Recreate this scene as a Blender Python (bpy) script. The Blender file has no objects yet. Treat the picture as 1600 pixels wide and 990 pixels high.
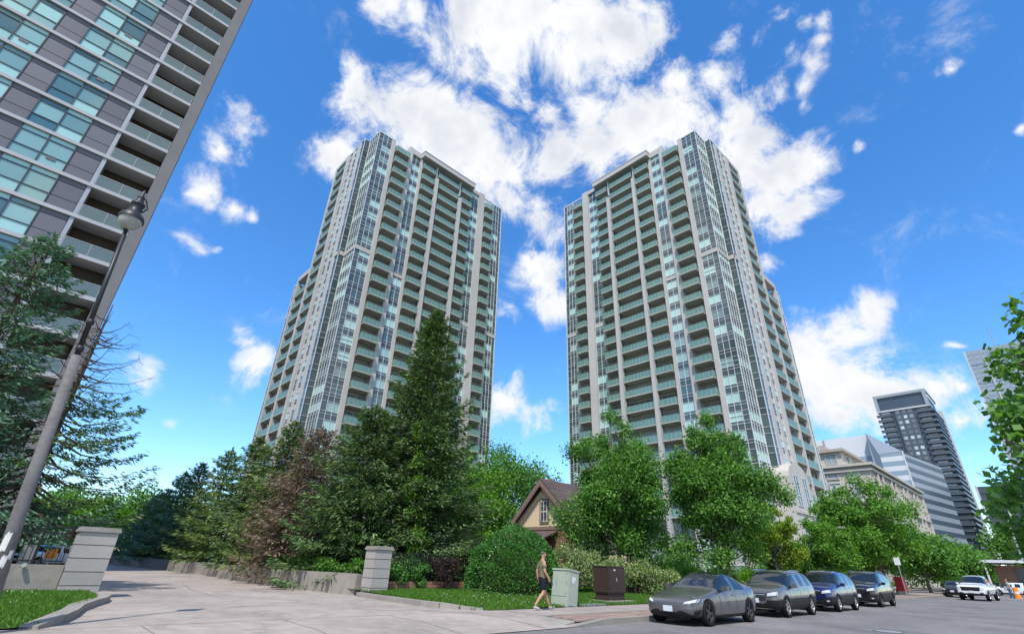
import bpy, bmesh, math, random
import numpy as np
from mathutils import Vector, Matrix
from mathutils.bvhtree import BVHTree
# World frame: X runs along the street, Y runs from the street into the property, Z up (metres).
scene = bpy.context.scene
COL = scene.collection
# ------------------------------------------------------------------ camera
PITCH, ROLL, HEAD, CAMH, FPX = math.radians(27.1), math.radians(2.08), math.radians(47.0), 1.45, 755.0
def old2new(v):
    s_, c_ = math.sin(HEAD), math.cos(HEAD)
    return Vector((v[0]*s_+v[1]*c_, -v[0]*c_+v[1]*s_, v[2]))
_f = Vector((0, math.cos(PITCH), math.sin(PITCH))); _u = Vector((0, -math.sin(PITCH), math.cos(PITCH))); _x = Vector((1, 0, 0))
_r2 = _x*math.cos(ROLL)+_u*math.sin(ROLL); _u2 = -_x*math.sin(ROLL)+_u*math.cos(ROLL)
CR, CU, CF = old2new(_r2), old2new(_u2), old2new(_f)
cam = bpy.data.cameras.new('camera'); cam.lens = FPX/1600*36; cam.sensor_width = 36; cam.sensor_fit = 'HORIZONTAL'
cam.clip_start = .1; cam.clip_end = 8000
camo = bpy.data.objects.new('camera', cam); COL.objects.link(camo)
mw = Matrix.Identity(4)
for i in range(3):
    mw[i][0] = CR[i]; mw[i][1] = CU[i]; mw[i][2] = -CF[i]
mw[2][3] = CAMH
camo.matrix_world = mw
scene.camera = camo
def ray(px, py):       # reference direction helper used while laying the place out
    return (CR*((px-800)/FPX)+CU*((495-py)/FPX)+CF).normalized()
def project(p):
    d = Vector(p)-Vector((0, 0, CAMH)); z = d.dot(CF)
    if z < .1: return None
    return 800+FPX*d.dot(CR)/z, 495-FPX*d.dot(CU)/z
# ------------------------------------------------------------------ light, sky, exposure
SUN_DIR = Vector((-.80, -.60, 0)).normalized(); SUN_EL = math.radians(56)
sv = Vector((SUN_DIR.x*math.cos(SUN_EL), SUN_DIR.y*math.cos(SUN_EL), math.sin(SUN_EL)))
sl = bpy.data.lights.new('sun', 'SUN'); sl.energy = 3.6; sl.angle = math.radians(.55); sl.color = (1, .95, .88)
so = bpy.data.objects.new('sun', sl); COL.objects.link(so)
so.rotation_euler = sv.to_track_quat('Z', 'Y').to_euler(); so.location = (0, 0, 200)
scene.view_settings.view_transform = 'Standard'; scene.view_settings.look = 'None'
scene.view_settings.exposure = 0.32; scene.view_settings.gamma = 1
scene.cycles.max_bounces = 5; scene.cycles.diffuse_bounces = 2; scene.cycles.glossy_bounces = 2; scene.cycles.transparent_max_bounces = 8
world = bpy.data.worlds.new('World'); scene.world = world; world.use_nodes = True
def build_world():
    nt = world.node_tree; N = nt.nodes; L = nt.links; N.clear()
    out = N.new('ShaderNodeOutputWorld'); bg = N.new('ShaderNodeBackground'); bg.inputs[1].default_value = .15
    L.new(bg.outputs[0], out.inputs[0])
    sky = N.new('ShaderNodeTexSky'); sky.sky_type = 'NISHITA'; sky.sun_disc = False
    sky.sun_elevation = SUN_EL; sky.sun_rotation = math.atan2(SUN_DIR.x, SUN_DIR.y)
    sky.air_density = 1.0; sky.dust_density = .3; sky.ozone_density = 3.0; sky.altitude = 100
    hs = N.new('ShaderNodeHueSaturation'); hs.inputs['Saturation'].default_value = 1.24; hs.inputs['Value'].default_value = 1.48
    hs.inputs['Hue'].default_value = .502
    tint = N.new('ShaderNodeVectorMath'); tint.operation = 'MULTIPLY'; tint.inputs[1].default_value = (.90, .95, 1.0)
    L.new(sky.outputs[0], tint.inputs[0]); L.new(tint.outputs[0], hs.inputs['Color'])
    tc = N.new('ShaderNodeTexCoord'); D = tc.outputs['Generated']
    blobs = [(610,5,45),(650,25,50),(720,30,85),(800,60,85),(830,20,110),(900,40,105),(960,60,90),(1020,50,50),(800,125,42),(815,155,25),
      (560,130,40),(580,170,65),(640,190,85),(520,230,45),(500,215,25),(710,220,80),(760,270,70),(800,320,42),(735,180,30),
      (850,190,35),(870,250,55),(920,180,45),(960,130,30),(930,230,60),(1000,200,75),(1060,190,75),(1090,250,80),(1160,240,75),(1225,265,65),(1255,310,45),(1200,325,55),
      (1070,130,50),(1130,120,55),(1150,175,55),(1190,140,40),(1210,60,34),(1260,40,22),(1285,70,20),(1250,140,32),(1230,95,30),(1275,105,30),(1200,100,35),(1288,35,24),(1245,165,24),(1225,20,22),(1150,60,25),
      (850,350,45),(850,420,42),(865,480,38),(825,400,20),(1205,410,34),(1235,400,18),
      (365,175,30),(375,215,38),(400,240,20),(340,235,28),(330,285,28),(370,320,25),(405,335,18),(305,375,28),(335,385,12),
      (1265,520,40),(1310,515,48),(1350,492,44),(1392,478,28),(1280,580,75),(1345,595,75),(1405,605,62),(1455,605,48),(1492,612,24),(1505,655,36),(1300,650,50),(1360,640,45),
      (220,575,44),(250,578,26),(190,560,18),(308,545,16),(402,572,38),(392,538,26),(260,662,18),
      (795,622,38),(850,655,36),(790,490,22),(1480,115,22),(1455,120,14),(1588,195,16),(1335,225,16),(1490,535,13),(1525,712,14),(1370,670,22)]
    cur = None
    nz0 = N.new('ShaderNodeTexNoise'); nz0.inputs['Scale'].default_value = 8; nz0.inputs['Detail'].default_value = 6
    L.new(D, nz0.inputs['Vector'])
    wv = N.new('ShaderNodeVectorMath'); wv.operation = 'MULTIPLY_ADD'
    L.new(nz0.outputs['Color'], wv.inputs[0]); wv.inputs[1].default_value = (.11, .11, .11); 
    sub = N.new('ShaderNodeVectorMath'); sub.operation = 'SUBTRACT'; L.new(D, sub.inputs[0]); sub.inputs[1].default_value = (.055, .055, .055)
    L.new(sub.outputs[0], wv.inputs[2]); W = wv.outputs[0]
    for (x, y, r) in blobs:
        c = ray(x, y)
        # angular radius at that spot of the sky
        r1 = (ray(x+r*.7, y)-c).length; r2 = (ray(x, y+r*.7)-c).length
        ra = math.sqrt(r1*r2)/.7*1.45
        ds = N.new('ShaderNodeVectorMath'); ds.operation = 'DISTANCE'; L.new(W, ds.inputs[0]); ds.inputs[1].default_value = c
        mr = N.new('ShaderNodeMapRange'); mr.inputs[1].default_value = ra; mr.inputs[2].default_value = 0
        mr.inputs[3].default_value = 0; mr.inputs[4].default_value = min(1.1, .44+r/115); L.new(ds.outputs['Value'], mr.inputs[0])
        if cur is None: cur = mr.outputs[0]
        else:
            mx = N.new('ShaderNodeMath'); mx.operation = 'SMOOTH_MAX'; mx.inputs[2].default_value = .12
            L.new(cur, mx.inputs[0]); L.new(mr.outputs[0], mx.inputs[1]); cur = mx.outputs[0]
    def math2(op, a, b, clamp=False):
        m = N.new('ShaderNodeMath'); m.operation = op; m.use_clamp = clamp
        for k, v in enumerate((a, b)):
            if isinstance(v, (int, float)): m.inputs[k].default_value = v
            else: L.new(v, m.inputs[k])
        return m.outputs[0]
    # the sky goes on out of frame: scattered clouds behind and beside the viewer
    dotf = N.new('ShaderNodeVectorMath'); dotf.operation = 'DOT_PRODUCT'; L.new(D, dotf.inputs[0]); dotf.inputs[1].default_value = CF
    outm = N.new('ShaderNodeMapRange'); outm.inputs[1].default_value = .50; outm.inputs[2].default_value = .25
    L.new(dotf.outputs['Value'], outm.inputs[0])
    lo = N.new('ShaderNodeTexNoise'); lo.inputs['Scale'].default_value = 2.6; lo.inputs['Detail'].default_value = 2; L.new(D, lo.inputs['Vector'])
    lom = N.new('ShaderNodeMapRange'); lom.inputs[1].default_value = .42; lom.inputs[2].default_value = .66; L.new(lo.outputs[0], lom.inputs[0])
    field = math2('MAXIMUM', cur, math2('MULTIPLY', lom.outputs[0], outm.outputs[0]))
    nz = N.new('ShaderNodeTexNoise'); nz.inputs['Scale'].default_value = 7.5; nz.inputs['Detail'].default_value = 14; nz.inputs['Roughness'].default_value = .7
    nz.inputs['Distortion'].default_value = .35; L.new(D, nz.inputs['Vector'])
    amp = math2('MINIMUM', math2('ADD', math2('MULTIPLY', field, 4.0), 1.0), 2.7)
    t = math2('ADD', field, math2('MULTIPLY', math2('SUBTRACT', nz.outputs[0], .5), amp))
    mk = N.new('ShaderNodeMapRange'); mk.interpolation_type = 'SMOOTHSTEP'; mk.inputs[1].default_value = .17; mk.inputs[2].default_value = .82
    L.new(t, mk.inputs[0])
    # cloud body: bright with soft grey-violet hollows where it is thick
    n2 = N.new('ShaderNodeTexNoise'); n2.inputs['Scale'].default_value = 9; n2.inputs['Detail'].default_value = 7; n2.inputs['Roughness'].default_value = .55; L.new(D, n2.inputs['Vector'])
    thick = math2('ADD', n2.outputs[0], math2('MULTIPLY', math2('SUBTRACT', math2('MINIMUM', t, 1.1), .6), .22))
    cr = N.new('ShaderNodeValToRGB'); e = cr.color_ramp.elements
    e[0].position = .28; e[0].color = (4.9, 5.1, 5.35, 1); e[1].position = .78; e[1].color = (3.9, 4.1, 4.5, 1)
    m_ = cr.color_ramp.elements.new(.5); m_.color = (5.35, 5.4, 5.5, 1)
    L.new(thick, cr.inputs[0])
    mix = N.new('ShaderNodeMixRGB'); L.new(mk.outputs[0], mix.inputs[0]); L.new(hs.outputs[0], mix.inputs[1]); L.new(cr.outputs[0], mix.inputs[2])
    L.new(mix.outputs[0], bg.inputs[0])
build_world()
# ------------------------------------------------------------------ helpers
MATS = {}
def mat(name, col, rough=.7, spec=.3, metal=0, noise=None, bump=None, coat=0, rnd=None, stain=None):
    """noise=(scale, amount, detail) colour mottling; bump=(scale, strength); rnd=(lo, hi) value spread per object"""
    m = bpy.data.materials.new(name); m.use_nodes = True; MATS[name] = m
    nt = m.node_tree; N = nt.nodes; L = nt.links; b = N['Principled BSDF']
    b.inputs['Roughness'].default_value = rough; b.inputs['Specular IOR Level'].default_value = spec; b.inputs['Metallic'].default_value = metal
    b.inputs['Coat Weight'].default_value = coat; b.inputs['Base Color'].default_value = (*col, 1)
    if coat: b.inputs['Coat Roughness'].default_value = .04
    c = None
    tc = N.new('ShaderNodeTexCoord')
    geo = N.new('ShaderNodeNewGeometry')
    if noise:
        t1 = N.new('ShaderNodeTexNoise'); t1.inputs['Scale'].default_value = noise[0]; t1.inputs['Detail'].default_value = noise[2] if len(noise) > 2 else 6
        t1.inputs['Roughness'].default_value = .65; L.new(geo.outputs['Position'], t1.inputs['Vector'])
        t2 = N.new('ShaderNodeTexNoise'); t2.inputs['Scale'].default_value = noise[0]*.13; t2.inputs['Detail'].default_value = 3
        L.new(geo.outputs['Position'], t2.inputs['Vector'])
        ad = N.new('ShaderNodeMath'); ad.operation = 'ADD'; L.new(t1.outputs[0], ad.inputs[0]); L.new(t2.outputs[0], ad.inputs[1])
        mr = N.new('ShaderNodeMapRange'); mr.inputs[1].default_value = .65; mr.inputs[2].default_value = 1.35
        mr.inputs[3].default_value = 1-noise[1]; mr.inputs[4].default_value = 1+noise[1]; L.new(ad.outputs[0], mr.inputs[0])
        mx = N.new('ShaderNodeVectorMath'); mx.operation = 'SCALE'; mx.inputs[0].default_value = col; L.new(mr.outputs[0], mx.inputs['Scale'])
        c = mx.outputs[0]
    if stain:       # worn, oily patches with a shape of their own: (scale, lowest brightness)
        t4 = N.new('ShaderNodeTexNoise'); t4.inputs['Scale'].default_value = stain[0]; t4.inputs['Detail'].default_value = 9; t4.inputs['Roughness'].default_value = .7; t4.inputs['Distortion'].default_value = .8
        L.new(geo.outputs['Position'], t4.inputs['Vector'])
        mr = N.new('ShaderNodeMapRange'); mr.inputs[1].default_value = .52; mr.inputs[2].default_value = .68; mr.inputs[3].default_value = 1; mr.inputs[4].default_value = stain[1]; L.new(t4.outputs[0], mr.inputs[0])
        mx = N.new('ShaderNodeVectorMath'); mx.operation = 'SCALE'; L.new(c, mx.inputs[0]); L.new(mr.outputs[0], mx.inputs['Scale']); c = mx.outputs[0]
    if rnd:
        oi = N.new('ShaderNodeObjectInfo'); mr = N.new('ShaderNodeMapRange'); mr.inputs[3].default_value = rnd[0]; mr.inputs[4].default_value = rnd[1]
        L.new(oi.outputs['Random'], mr.inputs[0])
        mx = N.new('ShaderNodeVectorMath'); mx.operation = 'SCALE'
        if c: L.new(c, mx.inputs[0])
        else: mx.inputs[0].default_value = col
        L.new(mr.outputs[0], mx.inputs['Scale']); c = mx.outputs[0]
    if c: L.new(c, b.inputs['Base Color'])
    if bump:
        t3 = N.new('ShaderNodeTexNoise'); t3.inputs['Scale'].default_value = bump[0]; t3.inputs['Detail'].default_value = 8
        L.new(geo.outputs['Position'], t3.inputs['Vector'])
        bp = N.new('ShaderNodeBump'); bp.inputs['Strength'].default_value = bump[1]; bp.inputs['Distance'].default_value = .03
        L.new(t3.outputs[0], bp.inputs['Height']); L.new(bp.outputs[0], b.inputs['Normal'])
    return m
def glass_mat(name, dark, light, rough=.06, pos=(.35, .75), spec=.9):
    """window glass: what stands behind each pane (room or blind) varies from pane to pane"""
    m = bpy.data.materials.new(name); m.use_nodes = True; MATS[name] = m
    nt = m.node_tree; N = nt.nodes; L = nt.links; b = N['Principled BSDF']
    oi = N.new('ShaderNodeObjectInfo'); cr = N.new('ShaderNodeValToRGB'); cr.color_ramp.elements[0].position = pos[0]; cr.color_ramp.elements[1].position = pos[1]
    cr.color_ramp.elements[0].color = (*dark, 1); cr.color_ramp.elements[1].color = (*light, 1)
    L.new(oi.outputs['Random'], cr.inputs[0]); L.new(cr.outputs[0], b.inputs['Base Color'])
    b.inputs['Roughness'].default_value = rough; b.inputs['Specular IOR Level'].default_value = spec; b.inputs['IOR'].default_value = 1.55
    return m
def leaf_mat(name, c1, c2, trans=.3, rough=.55, hue=None):
    m = bpy.data.materials.new(name); m.use_nodes = True; MATS[name] = m
    nt = m.node_tree; N = nt.nodes; L = nt.links; b = N['Principled BSDF']; out = N['Material Output']
    g = N.new('ShaderNodeNewGeometry'); cr = N.new('ShaderNodeValToRGB')
    cr.color_ramp.elements[0].color = (*c1, 1); cr.color_ramp.elements[1].color = (*c2, 1)
    cr.color_ramp.elements[0].position = .05; cr.color_ramp.elements[1].position = .95
    L.new(g.outputs['Random Per Island'], cr.inputs[0]); L.new(cr.outputs[0], b.inputs['Base Color'])
    b.inputs['Roughness'].default_value = rough; b.inputs['Specular IOR Level'].default_value = .35
    if trans:
        tr = N.new('ShaderNodeBsdfTranslucent'); mx = N.new('ShaderNodeMixShader'); mx.inputs[0].default_value = trans
        sc = N.new('ShaderNodeVectorMath'); sc.operation = 'MULTIPLY'; sc.inputs[1].default_value = (1.5, 1.7, .7); L.new(cr.outputs[0], sc.inputs[0])
        L.new(sc.outputs[0], tr.inputs[0]); L.new(b.outputs[0], mx.inputs[1]); L.new(tr.outputs[0], mx.inputs[2]); L.new(mx.outputs[0], out.inputs[0])
    return m
def seethrough(name, col, fac=.5, rough=.05):
    m = bpy.data.materials.new(name); m.use_nodes = True; MATS[name] = m
    nt = m.node_tree; N = nt.nodes; L = nt.links; b = N['Principled BSDF']; out = N['Material Output']
    b.inputs['Base Color'].default_value = (*col, 1); b.inputs['Roughness'].default_value = rough; b.inputs['Specular IOR Level'].default_value = .8
    tr = N.new('ShaderNodeBsdfTransparent'); tr.inputs[0].default_value = (.75, .92, .86, 1)
    mx = N.new('ShaderNodeMixShader'); mx.inputs[0].default_value = fac; L.new(tr.outputs[0], mx.inputs[1]); L.new(b.outputs[0], mx.inputs[2]); L.new(mx.outputs[0], out.inputs[0])
    return m
class MB:
    def __init__(s): s.v = []; s.f = []; s.m = []
    def quad(s, a, b, c, d, m=0):
        i = len(s.v); s.v += [tuple(a), tuple(b), tuple(c), tuple(d)]; s.f.append((i, i+1, i+2, i+3)); s.m.append(m); return s
    def poly(s, pts, m=0):
        i = len(s.v); s.v += [tuple(p) for p in pts]; s.f.append(tuple(range(i, i+len(pts)))); s.m.append(m); return s
    def box(s, x0, x1, y0, y1, z0, z1, m=0):
        i = len(s.v)
        s.v += [(x0,y0,z0),(x1,y0,z0),(x1,y1,z0),(x0,y1,z0),(x0,y0,z1),(x1,y0,z1),(x1,y1,z1),(x0,y1,z1)]
        for q in ((0,3,2,1),(4,5,6,7),(0,1,5,4),(1,2,6,5),(2,3,7,6),(3,0,4,7)): s.f.append(tuple(i+k for k in q)); s.m.append(m)
        return s
    def prism(s, pts, z0, z1, m=0, top=None):
        n = len(pts); i = len(s.v)
        s.v += [(p[0], p[1], z0) for p in pts]+[(p[0], p[1], z1 if top is None else top[k]) for k, p in enumerate(pts)]
        s.f.append(tuple(i+k for k in reversed(range(n)))); s.m.append(m); s.f.append(tuple(i+n+k for k in range(n))); s.m.append(m)
        for k in range(n): s.f.append((i+k, i+(k+1) % n, i+n+(k+1) % n, i+n+k)); s.m.append(m)
        return s
    def tube(s, path, rad, n=6, m=0, cap=True):
        """path of points, rad a number or list"""
        P = [Vector(p) for p in path]; R = rad if isinstance(rad, (list, tuple)) else [rad]*len(P)
        base = len(s.v)
        for k, p in enumerate(P):
            d = (P[min(k+1, len(P)-1)]-P[max(k-1, 0)]).normalized()
            a = d.orthogonal().normalized() if abs(d.z) < .95 else Vector((1, 0, 0)); a = (a-d*a.dot(d)).normalized(); b = d.cross(a)
            for j in range(n):
                t = 2*math.pi*j/n; s.v.append(tuple(p+(a*math.cos(t)+b*math.sin(t))*R[k]))
        for k in range(len(P)-1):
            for j in range(n):
                s.f.append((base+k*n+j, base+k*n+(j+1) % n, base+(k+1)*n+(j+1) % n, base+(k+1)*n+j)); s.m.append(m)
        if cap:
            s.f.append(tuple(base+j for j in reversed(range(n)))); s.m.append(m)
            s.f.append(tuple(base+(len(P)-1)*n+j for j in range(n))); s.m.append(m)
        return s
    def lathe(s, prof, n=16, c=(0, 0, 0), axis='z', m=0):
        base = len(s.v)
        for (r, h) in prof:
            for j in range(n):
                t = 2*math.pi*j/n; a, b = r*math.cos(t), r*math.sin(t)
                p = (a, b, h) if axis == 'z' else (a, h, b)
                s.v.append((p[0]+c[0], p[1]+c[1], p[2]+c[2]))
        for k in range(len(prof)-1):
            for j in range(n):
                q = (base+k*n+j, base+k*n+(j+1) % n, base+(k+1)*n+(j+1) % n, base+(k+1)*n+j)
                s.f.append(q if axis == 'z' else q[::-1]); s.m.append(m)
        return s
    def mesh(s, name, mats, smooth=False):
        me = bpy.data.meshes.new(name); me.from_pydata(s.v, [], s.f)
        for mt in (mats if isinstance(mats, (list, tuple)) else [mats]): me.materials.append(MATS[mt] if isinstance(mt, str) else mt)
        if any(s.m): me.polygons.foreach_set('material_index', s.m)
        if smooth: me.polygons.foreach_set('use_smooth', [True]*len(me.polygons))
        me.update(); return me
    def build(s, name, mats, parent=None, smooth=False, loc=None):
        return obj(name, s.mesh(name, mats, smooth), parent, loc)
def obj(name, me, parent=None, loc=None, rz=0):
    o = bpy.data.objects.new(name, me); COL.objects.link(o)
    if parent: o.parent = parent
    if loc is not None: o.location = loc
    if rz: o.rotation_euler.z = rz
    return o
def tag(o, label=None, cat=None, group=None, kind=None):
    if label: o['label'] = label
    if cat: o['category'] = cat
    if group: o['group'] = group
    if kind: o['kind'] = kind
    return o
def thing(name, label, cat, loc=(0, 0, 0), rz=0, group=None):
    return tag(obj(name, None, None, loc, rz), label, cat, group)
def structure(o): o['kind'] = 'structure'; return o
def np_mesh(name, V, quads, mats, mi=None):
    """V (n,3), quads (m,4 or 3) arrays"""
    me = bpy.data.meshes.new(name); k = quads.shape[1]
    me.vertices.add(len(V)); me.vertices.foreach_set('co', np.ascontiguousarray(V, np.float32).ravel())
    me.loops.add(quads.size); me.loops.foreach_set('vertex_index', np.ascontiguousarray(quads, np.int32).ravel())
    me.polygons.add(len(quads)); me.polygons.foreach_set('loop_start', np.arange(0, quads.size, k, dtype=np.int32))
    for mt in mats: me.materials.append(MATS[mt])
    if mi is not None: me.polygons.foreach_set('material_index', np.asarray(mi, np.int32))
    me.update(calc_edges=True); return me
# ------------------------------------------------------------------ materials
mat('asphalt', (.20, .19, .183), .9, .2, stain=(.28, .66), noise=(3.5, .24, 12), bump=(60, .25))
mat('road_paint', (.42, .41, .38), .8, noise=(9, .25))
mat('drive_concrete', (.365, .315, .272), .9, .2, stain=(.33, .62), noise=(2.6, .27, 12), bump=(40, .25))
mat('sidewalk', (.34, .29, .255), .9, .2, noise=(4, .2, 11), bump=(45, .2), rnd=(.9, 1.08))
mat('paver', (.31, .225, .185), .9, .2, noise=(8, .2, 8), rnd=(.82, 1.12))
mat('kerb', (.30, .275, .24), .9, .2, noise=(5, .2, 8), bump=(40, .25))
mat('joint', (.15, .13, .115), .95)
mat('soil', (.07, .05, .035), 1, 0, noise=(4, .3))
mat('turf', (.055, .10, .022), 1, .1, noise=(3, .35, 8))
mat('ground', (.06, .085, .03), 1, .1, noise=(.3, .3))
mat('wall_concrete', (.29, .26, .225), .9, .2, stain=(.8, .7), noise=(2.2, .22, 9), bump=(20, .25))
mat('pillar_stone', (.36, .335, .305), .9, .2, noise=(10, .1, 8), bump=(50, .15), rnd=(.93, 1.06))
mat('iron', (.012, .012, .013), .5, .4)
mat('black_metal', (.025, .027, .03), .45, .4)
mat('tower_concrete', (.49, .465, .44), .85, .2, noise=(.9, .09, 8))
mat('tower_wall', (.54, .515, .485), .85, .2, noise=(.7, .1, 6))
mat('slab', (.42, .41, .37), .85, .2, noise=(1.2, .1))
mat('tower_frame', (.60, .63, .63), .4, .5)
mat('spandrel', (.075, .10, .103), .12, .7, rnd=(.75, 1.3))
glass_mat('tower_glass', (.085, .125, .12), (.45, .65, .595), pos=(.25, .62))
glass_mat('tower_glass_dark', (.05, .065, .07), (.16, .21, .21))
seethrough('rail_glass', (.25, .41, .365), .5)
mat('rail_metal', (.33, .42, .39), .45, .5)
mat('recess_glass', (.22, .275, .265), .08, .7, rnd=(.5, 1.7))
mat('office_slab', (.46, .46, .475), .8, .2, noise=(1, .08))
mat('office_panel', (.14, .138, .16), .45, .4, rnd=(.9, 1.1))
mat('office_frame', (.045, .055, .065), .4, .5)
glass_mat('office_glass', (.07, .15, .155), (.40, .64, .585), pos=(.15, .7), rough=.03)
mat('office_side', (.20, .192, .192), .85, .2, noise=(1.2, .12))
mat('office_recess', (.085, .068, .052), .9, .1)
mat('opening_shade', (.02, .02, .022), .6)
mat('limestone', (.51, .475, .42), .85, .2, noise=(.6, .1))
mat('limestone_dark', (.40, .35, .30), .85, .2, noise=(.6, .1))
mat('far_white', (.66, .66, .67), .6, .3, noise=(.08, .05))
mat('far_grey', (.30, .33, .37), .3, .5)
mat('far_band', (.28, .36, .43), .2, .6)
mat('far_dark', (.05, .075, .105), .3, .5, noise=(.1, .2))
mat('far_balcony', (.17, .20, .235), .5, .4)
mat('far_rail', (.075, .095, .115), .3, .5)
glass_mat('far_glass', (.10, .13, .16), (.50, .57, .62), .1)
mat('far_concrete', (.52, .52, .52), .8, .2)
mat('house_stucco', (.70, .56, .37), .9, .1, noise=(3, .08))
mat('house_trim', (.24, .165, .13), .8, .2)
mat('house_roof', (.105, .08, .075), .9, .1, noise=(6, .2), rnd=(.8, 1.2))
mat('house_brick', (.33, .17, .12), .9, .1, rnd=(.8, 1.15))
mat('chimney_red', (.48, .14, .06), .9, .1)
mat('window_white', (.62, .60, .54), .6)
mat('pane_dark', (.06, .07, .08), .08, .7)
mat('bark', (.10, .075, .055), .95, .1, noise=(12, .3), bump=(30, .5))
mat('bark_grey', (.16, .14, .12), .95, .1, noise=(12, .3), bump=(30, .5))
mat('pole_concrete', (.17, .16, .155), .9, .2, noise=(14, .3, 9), bump=(60, .3))
mat('paper', (.62, .60, .57), .9, .1, noise=(20, .2))
mat('lamp_glass', (.42, .40, .37), .15, .6, noise=(18, .25))
leaf_mat('needle', (.030, .078, .026), (.19, .285, .095), .15)
leaf_mat('needle_olive', (.055, .105, .032), (.25, .32, .085), .15)
leaf_mat('needle_blue', (0.051, 0.135, 0.085), (0.186, 0.321, 0.203), .15)
leaf_mat('needle_dead', (.12, .085, .06), (.30, .225, .16), .1)
leaf_mat('leaf_mid', (0.034, 0.103, 0.013), (0.180, 0.381, 0.052), .35)
leaf_mat('leaf_dark', (0.047, 0.137, 0.025), (0.142, 0.308, 0.053), .3)
leaf_mat('leaf_lime', (.070, .17, .012), (.17, .34, .028), .4)
leaf_mat('leaf_yellow', (.13, .20, .015), (.32, .38, .03), .35)
leaf_mat('leaf_linden', (0.055, 0.157, 0.034), (0.179, 0.346, 0.074), .35, .35)
leaf_mat('leaf_yew', (0.024, 0.100, 0.017), (0.095, 0.259, 0.041), .15)
leaf_mat('leaf_dogwood', (.07, .13, .03), (.52, .52, .30), .3)
leaf_mat('leaf_purple', (.018, .010, .010), (.055, .030, .024), .15)
leaf_mat('leaf_ivy', (0.042, 0.120, 0.014), (0.120, 0.282, 0.036), .3)
leaf_mat('grass_blade', (.045, .125, .012), (.135, .27, .03), .3)
mat('clover', (.7, .7, .62), .9)
mat('flower', (.55, .14, .05), .8)
mat('tyre', (.013, .013, .014), .85, .2)
mat('rim_silver', (.45, .45, .46), .3, .5, .8)
mat('rim_dark', (.07, .07, .075), .35, .5, .5)
mat('car_glass', (.012, .016, .017), .03, .9)
mat('car_black', (.012, .012, .013), .5, .3)
mat('headlamp', (.55, .57, .60), .1, .8)
mat('chrome', (.6, .6, .62), .15, .5, .9)
mat('plate', (.62, .65, .70), .5)
mat('paint_grey', (.085, .084, .087), .3, .5, .1, coat=1)
mat('paint_silver', (.115, .113, .116), .3, .5, .1, coat=1)
mat('paint_blue', (.010, .018, .115), .28, .5, .3, coat=1)
mat('paint_black', (.010, .0105, .013), .25, .5, .1, coat=1)
mat('paint_white', (.70, .71, .72), .3, .5, 0, coat=1)
mat('paint_navy', (.016, .02, .035), .3, .5, .2, coat=1)
mat('skin', (.46, .25, .165), .6, .3)
mat('shirt', (.17, .165, .095), .95, .1, noise=(12, .1))
mat('shorts', (.018, .02, .032), .95, .1)
mat('hair', (.12, .105, .095), .8, .2)
mat('shoe', (.40, .38, .37), .8, .2, noise=(30, .4))
mat('jeans', (.05, .09, .16), .95, .1)
mat('shirt_pale', (.42, .50, .52), .95, .1)
mat('cabinet_green', (.36, .40, .325), .55, .35, noise=(3, .08))
mat('cabinet_brown', (.052, .032, .026), .5, .35, noise=(3, .12))
mat('bin_red', (.42, .02, .03), .5, .4)
mat('sign_white', (.66, .66, .66), .5)
mat('sign_red', (.62, .03, .03), .5)
mat('orange', (.85, .27, .02), .6)
mat('galvanised', (.36, .37, .38), .45, .5, .4, noise=(10, .1))
mat('brick_far', (.30, .17, .12), .9, noise=(3, .15))
# ------------------------------------------------------------------ ground
structure(MB().quad((-2500,-2500,-.06),(2500,-2500,-.06),(2500,2500,-.06),(-2500,2500,-.06)).build('ground', 'ground'))
structure(MB().quad((-80,-3.2,0),(160,-3.2,0),(160,9.9,0),(-80,9.9,0)).build('road', 'asphalt'))
structure(MB().quad((86,9.9,.004),(99,9.9,.004),(99,140,.004),(86,140,.004)).build('road', 'asphalt'))
structure(MB().quad((-80, -40, .12), (160, -40, .12), (160, -3.5, .12), (-80, -3.5, .12)).build('far_sidewalk', 'sidewalk'))  # unseen paving opposite, added so car paint reflects no green ground
structure(MB().box(-80, 160, -3.5, -3.2, -.05, .14).build('far_kerb', 'kerb'))
rm = MB()
rm.quad((58,3.1,.006),(84,3.1,.006),(84,3.25,.006),(58,3.25,.006))
structure(rm.build('road_marking', 'road_paint'))
# driveway: concrete sheet, gently up from the gutter, flat further in
d = MB()
def zdr(y): return .015+.115*min(1, max(0, (y-9.9)/1.8))
ys = [9.9, 10.2, 10.8, 11.4, 13.3, 21, 80]
for a, b in zip(ys[:-1], ys[1:]):
    x0, x1 = (-1.5, 12.4) if b <= 13.4 else (-1.5, 12.6)
    if a >= 21: x0, x1 = .8, 11.2
    d.quad((x0, a, zdr(a)), (x1, a, zdr(a)), (x1, b, zdr(b)), (x0, b, zdr(b)))
structure(d.build('driveway', 'drive_concrete'))
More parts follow.
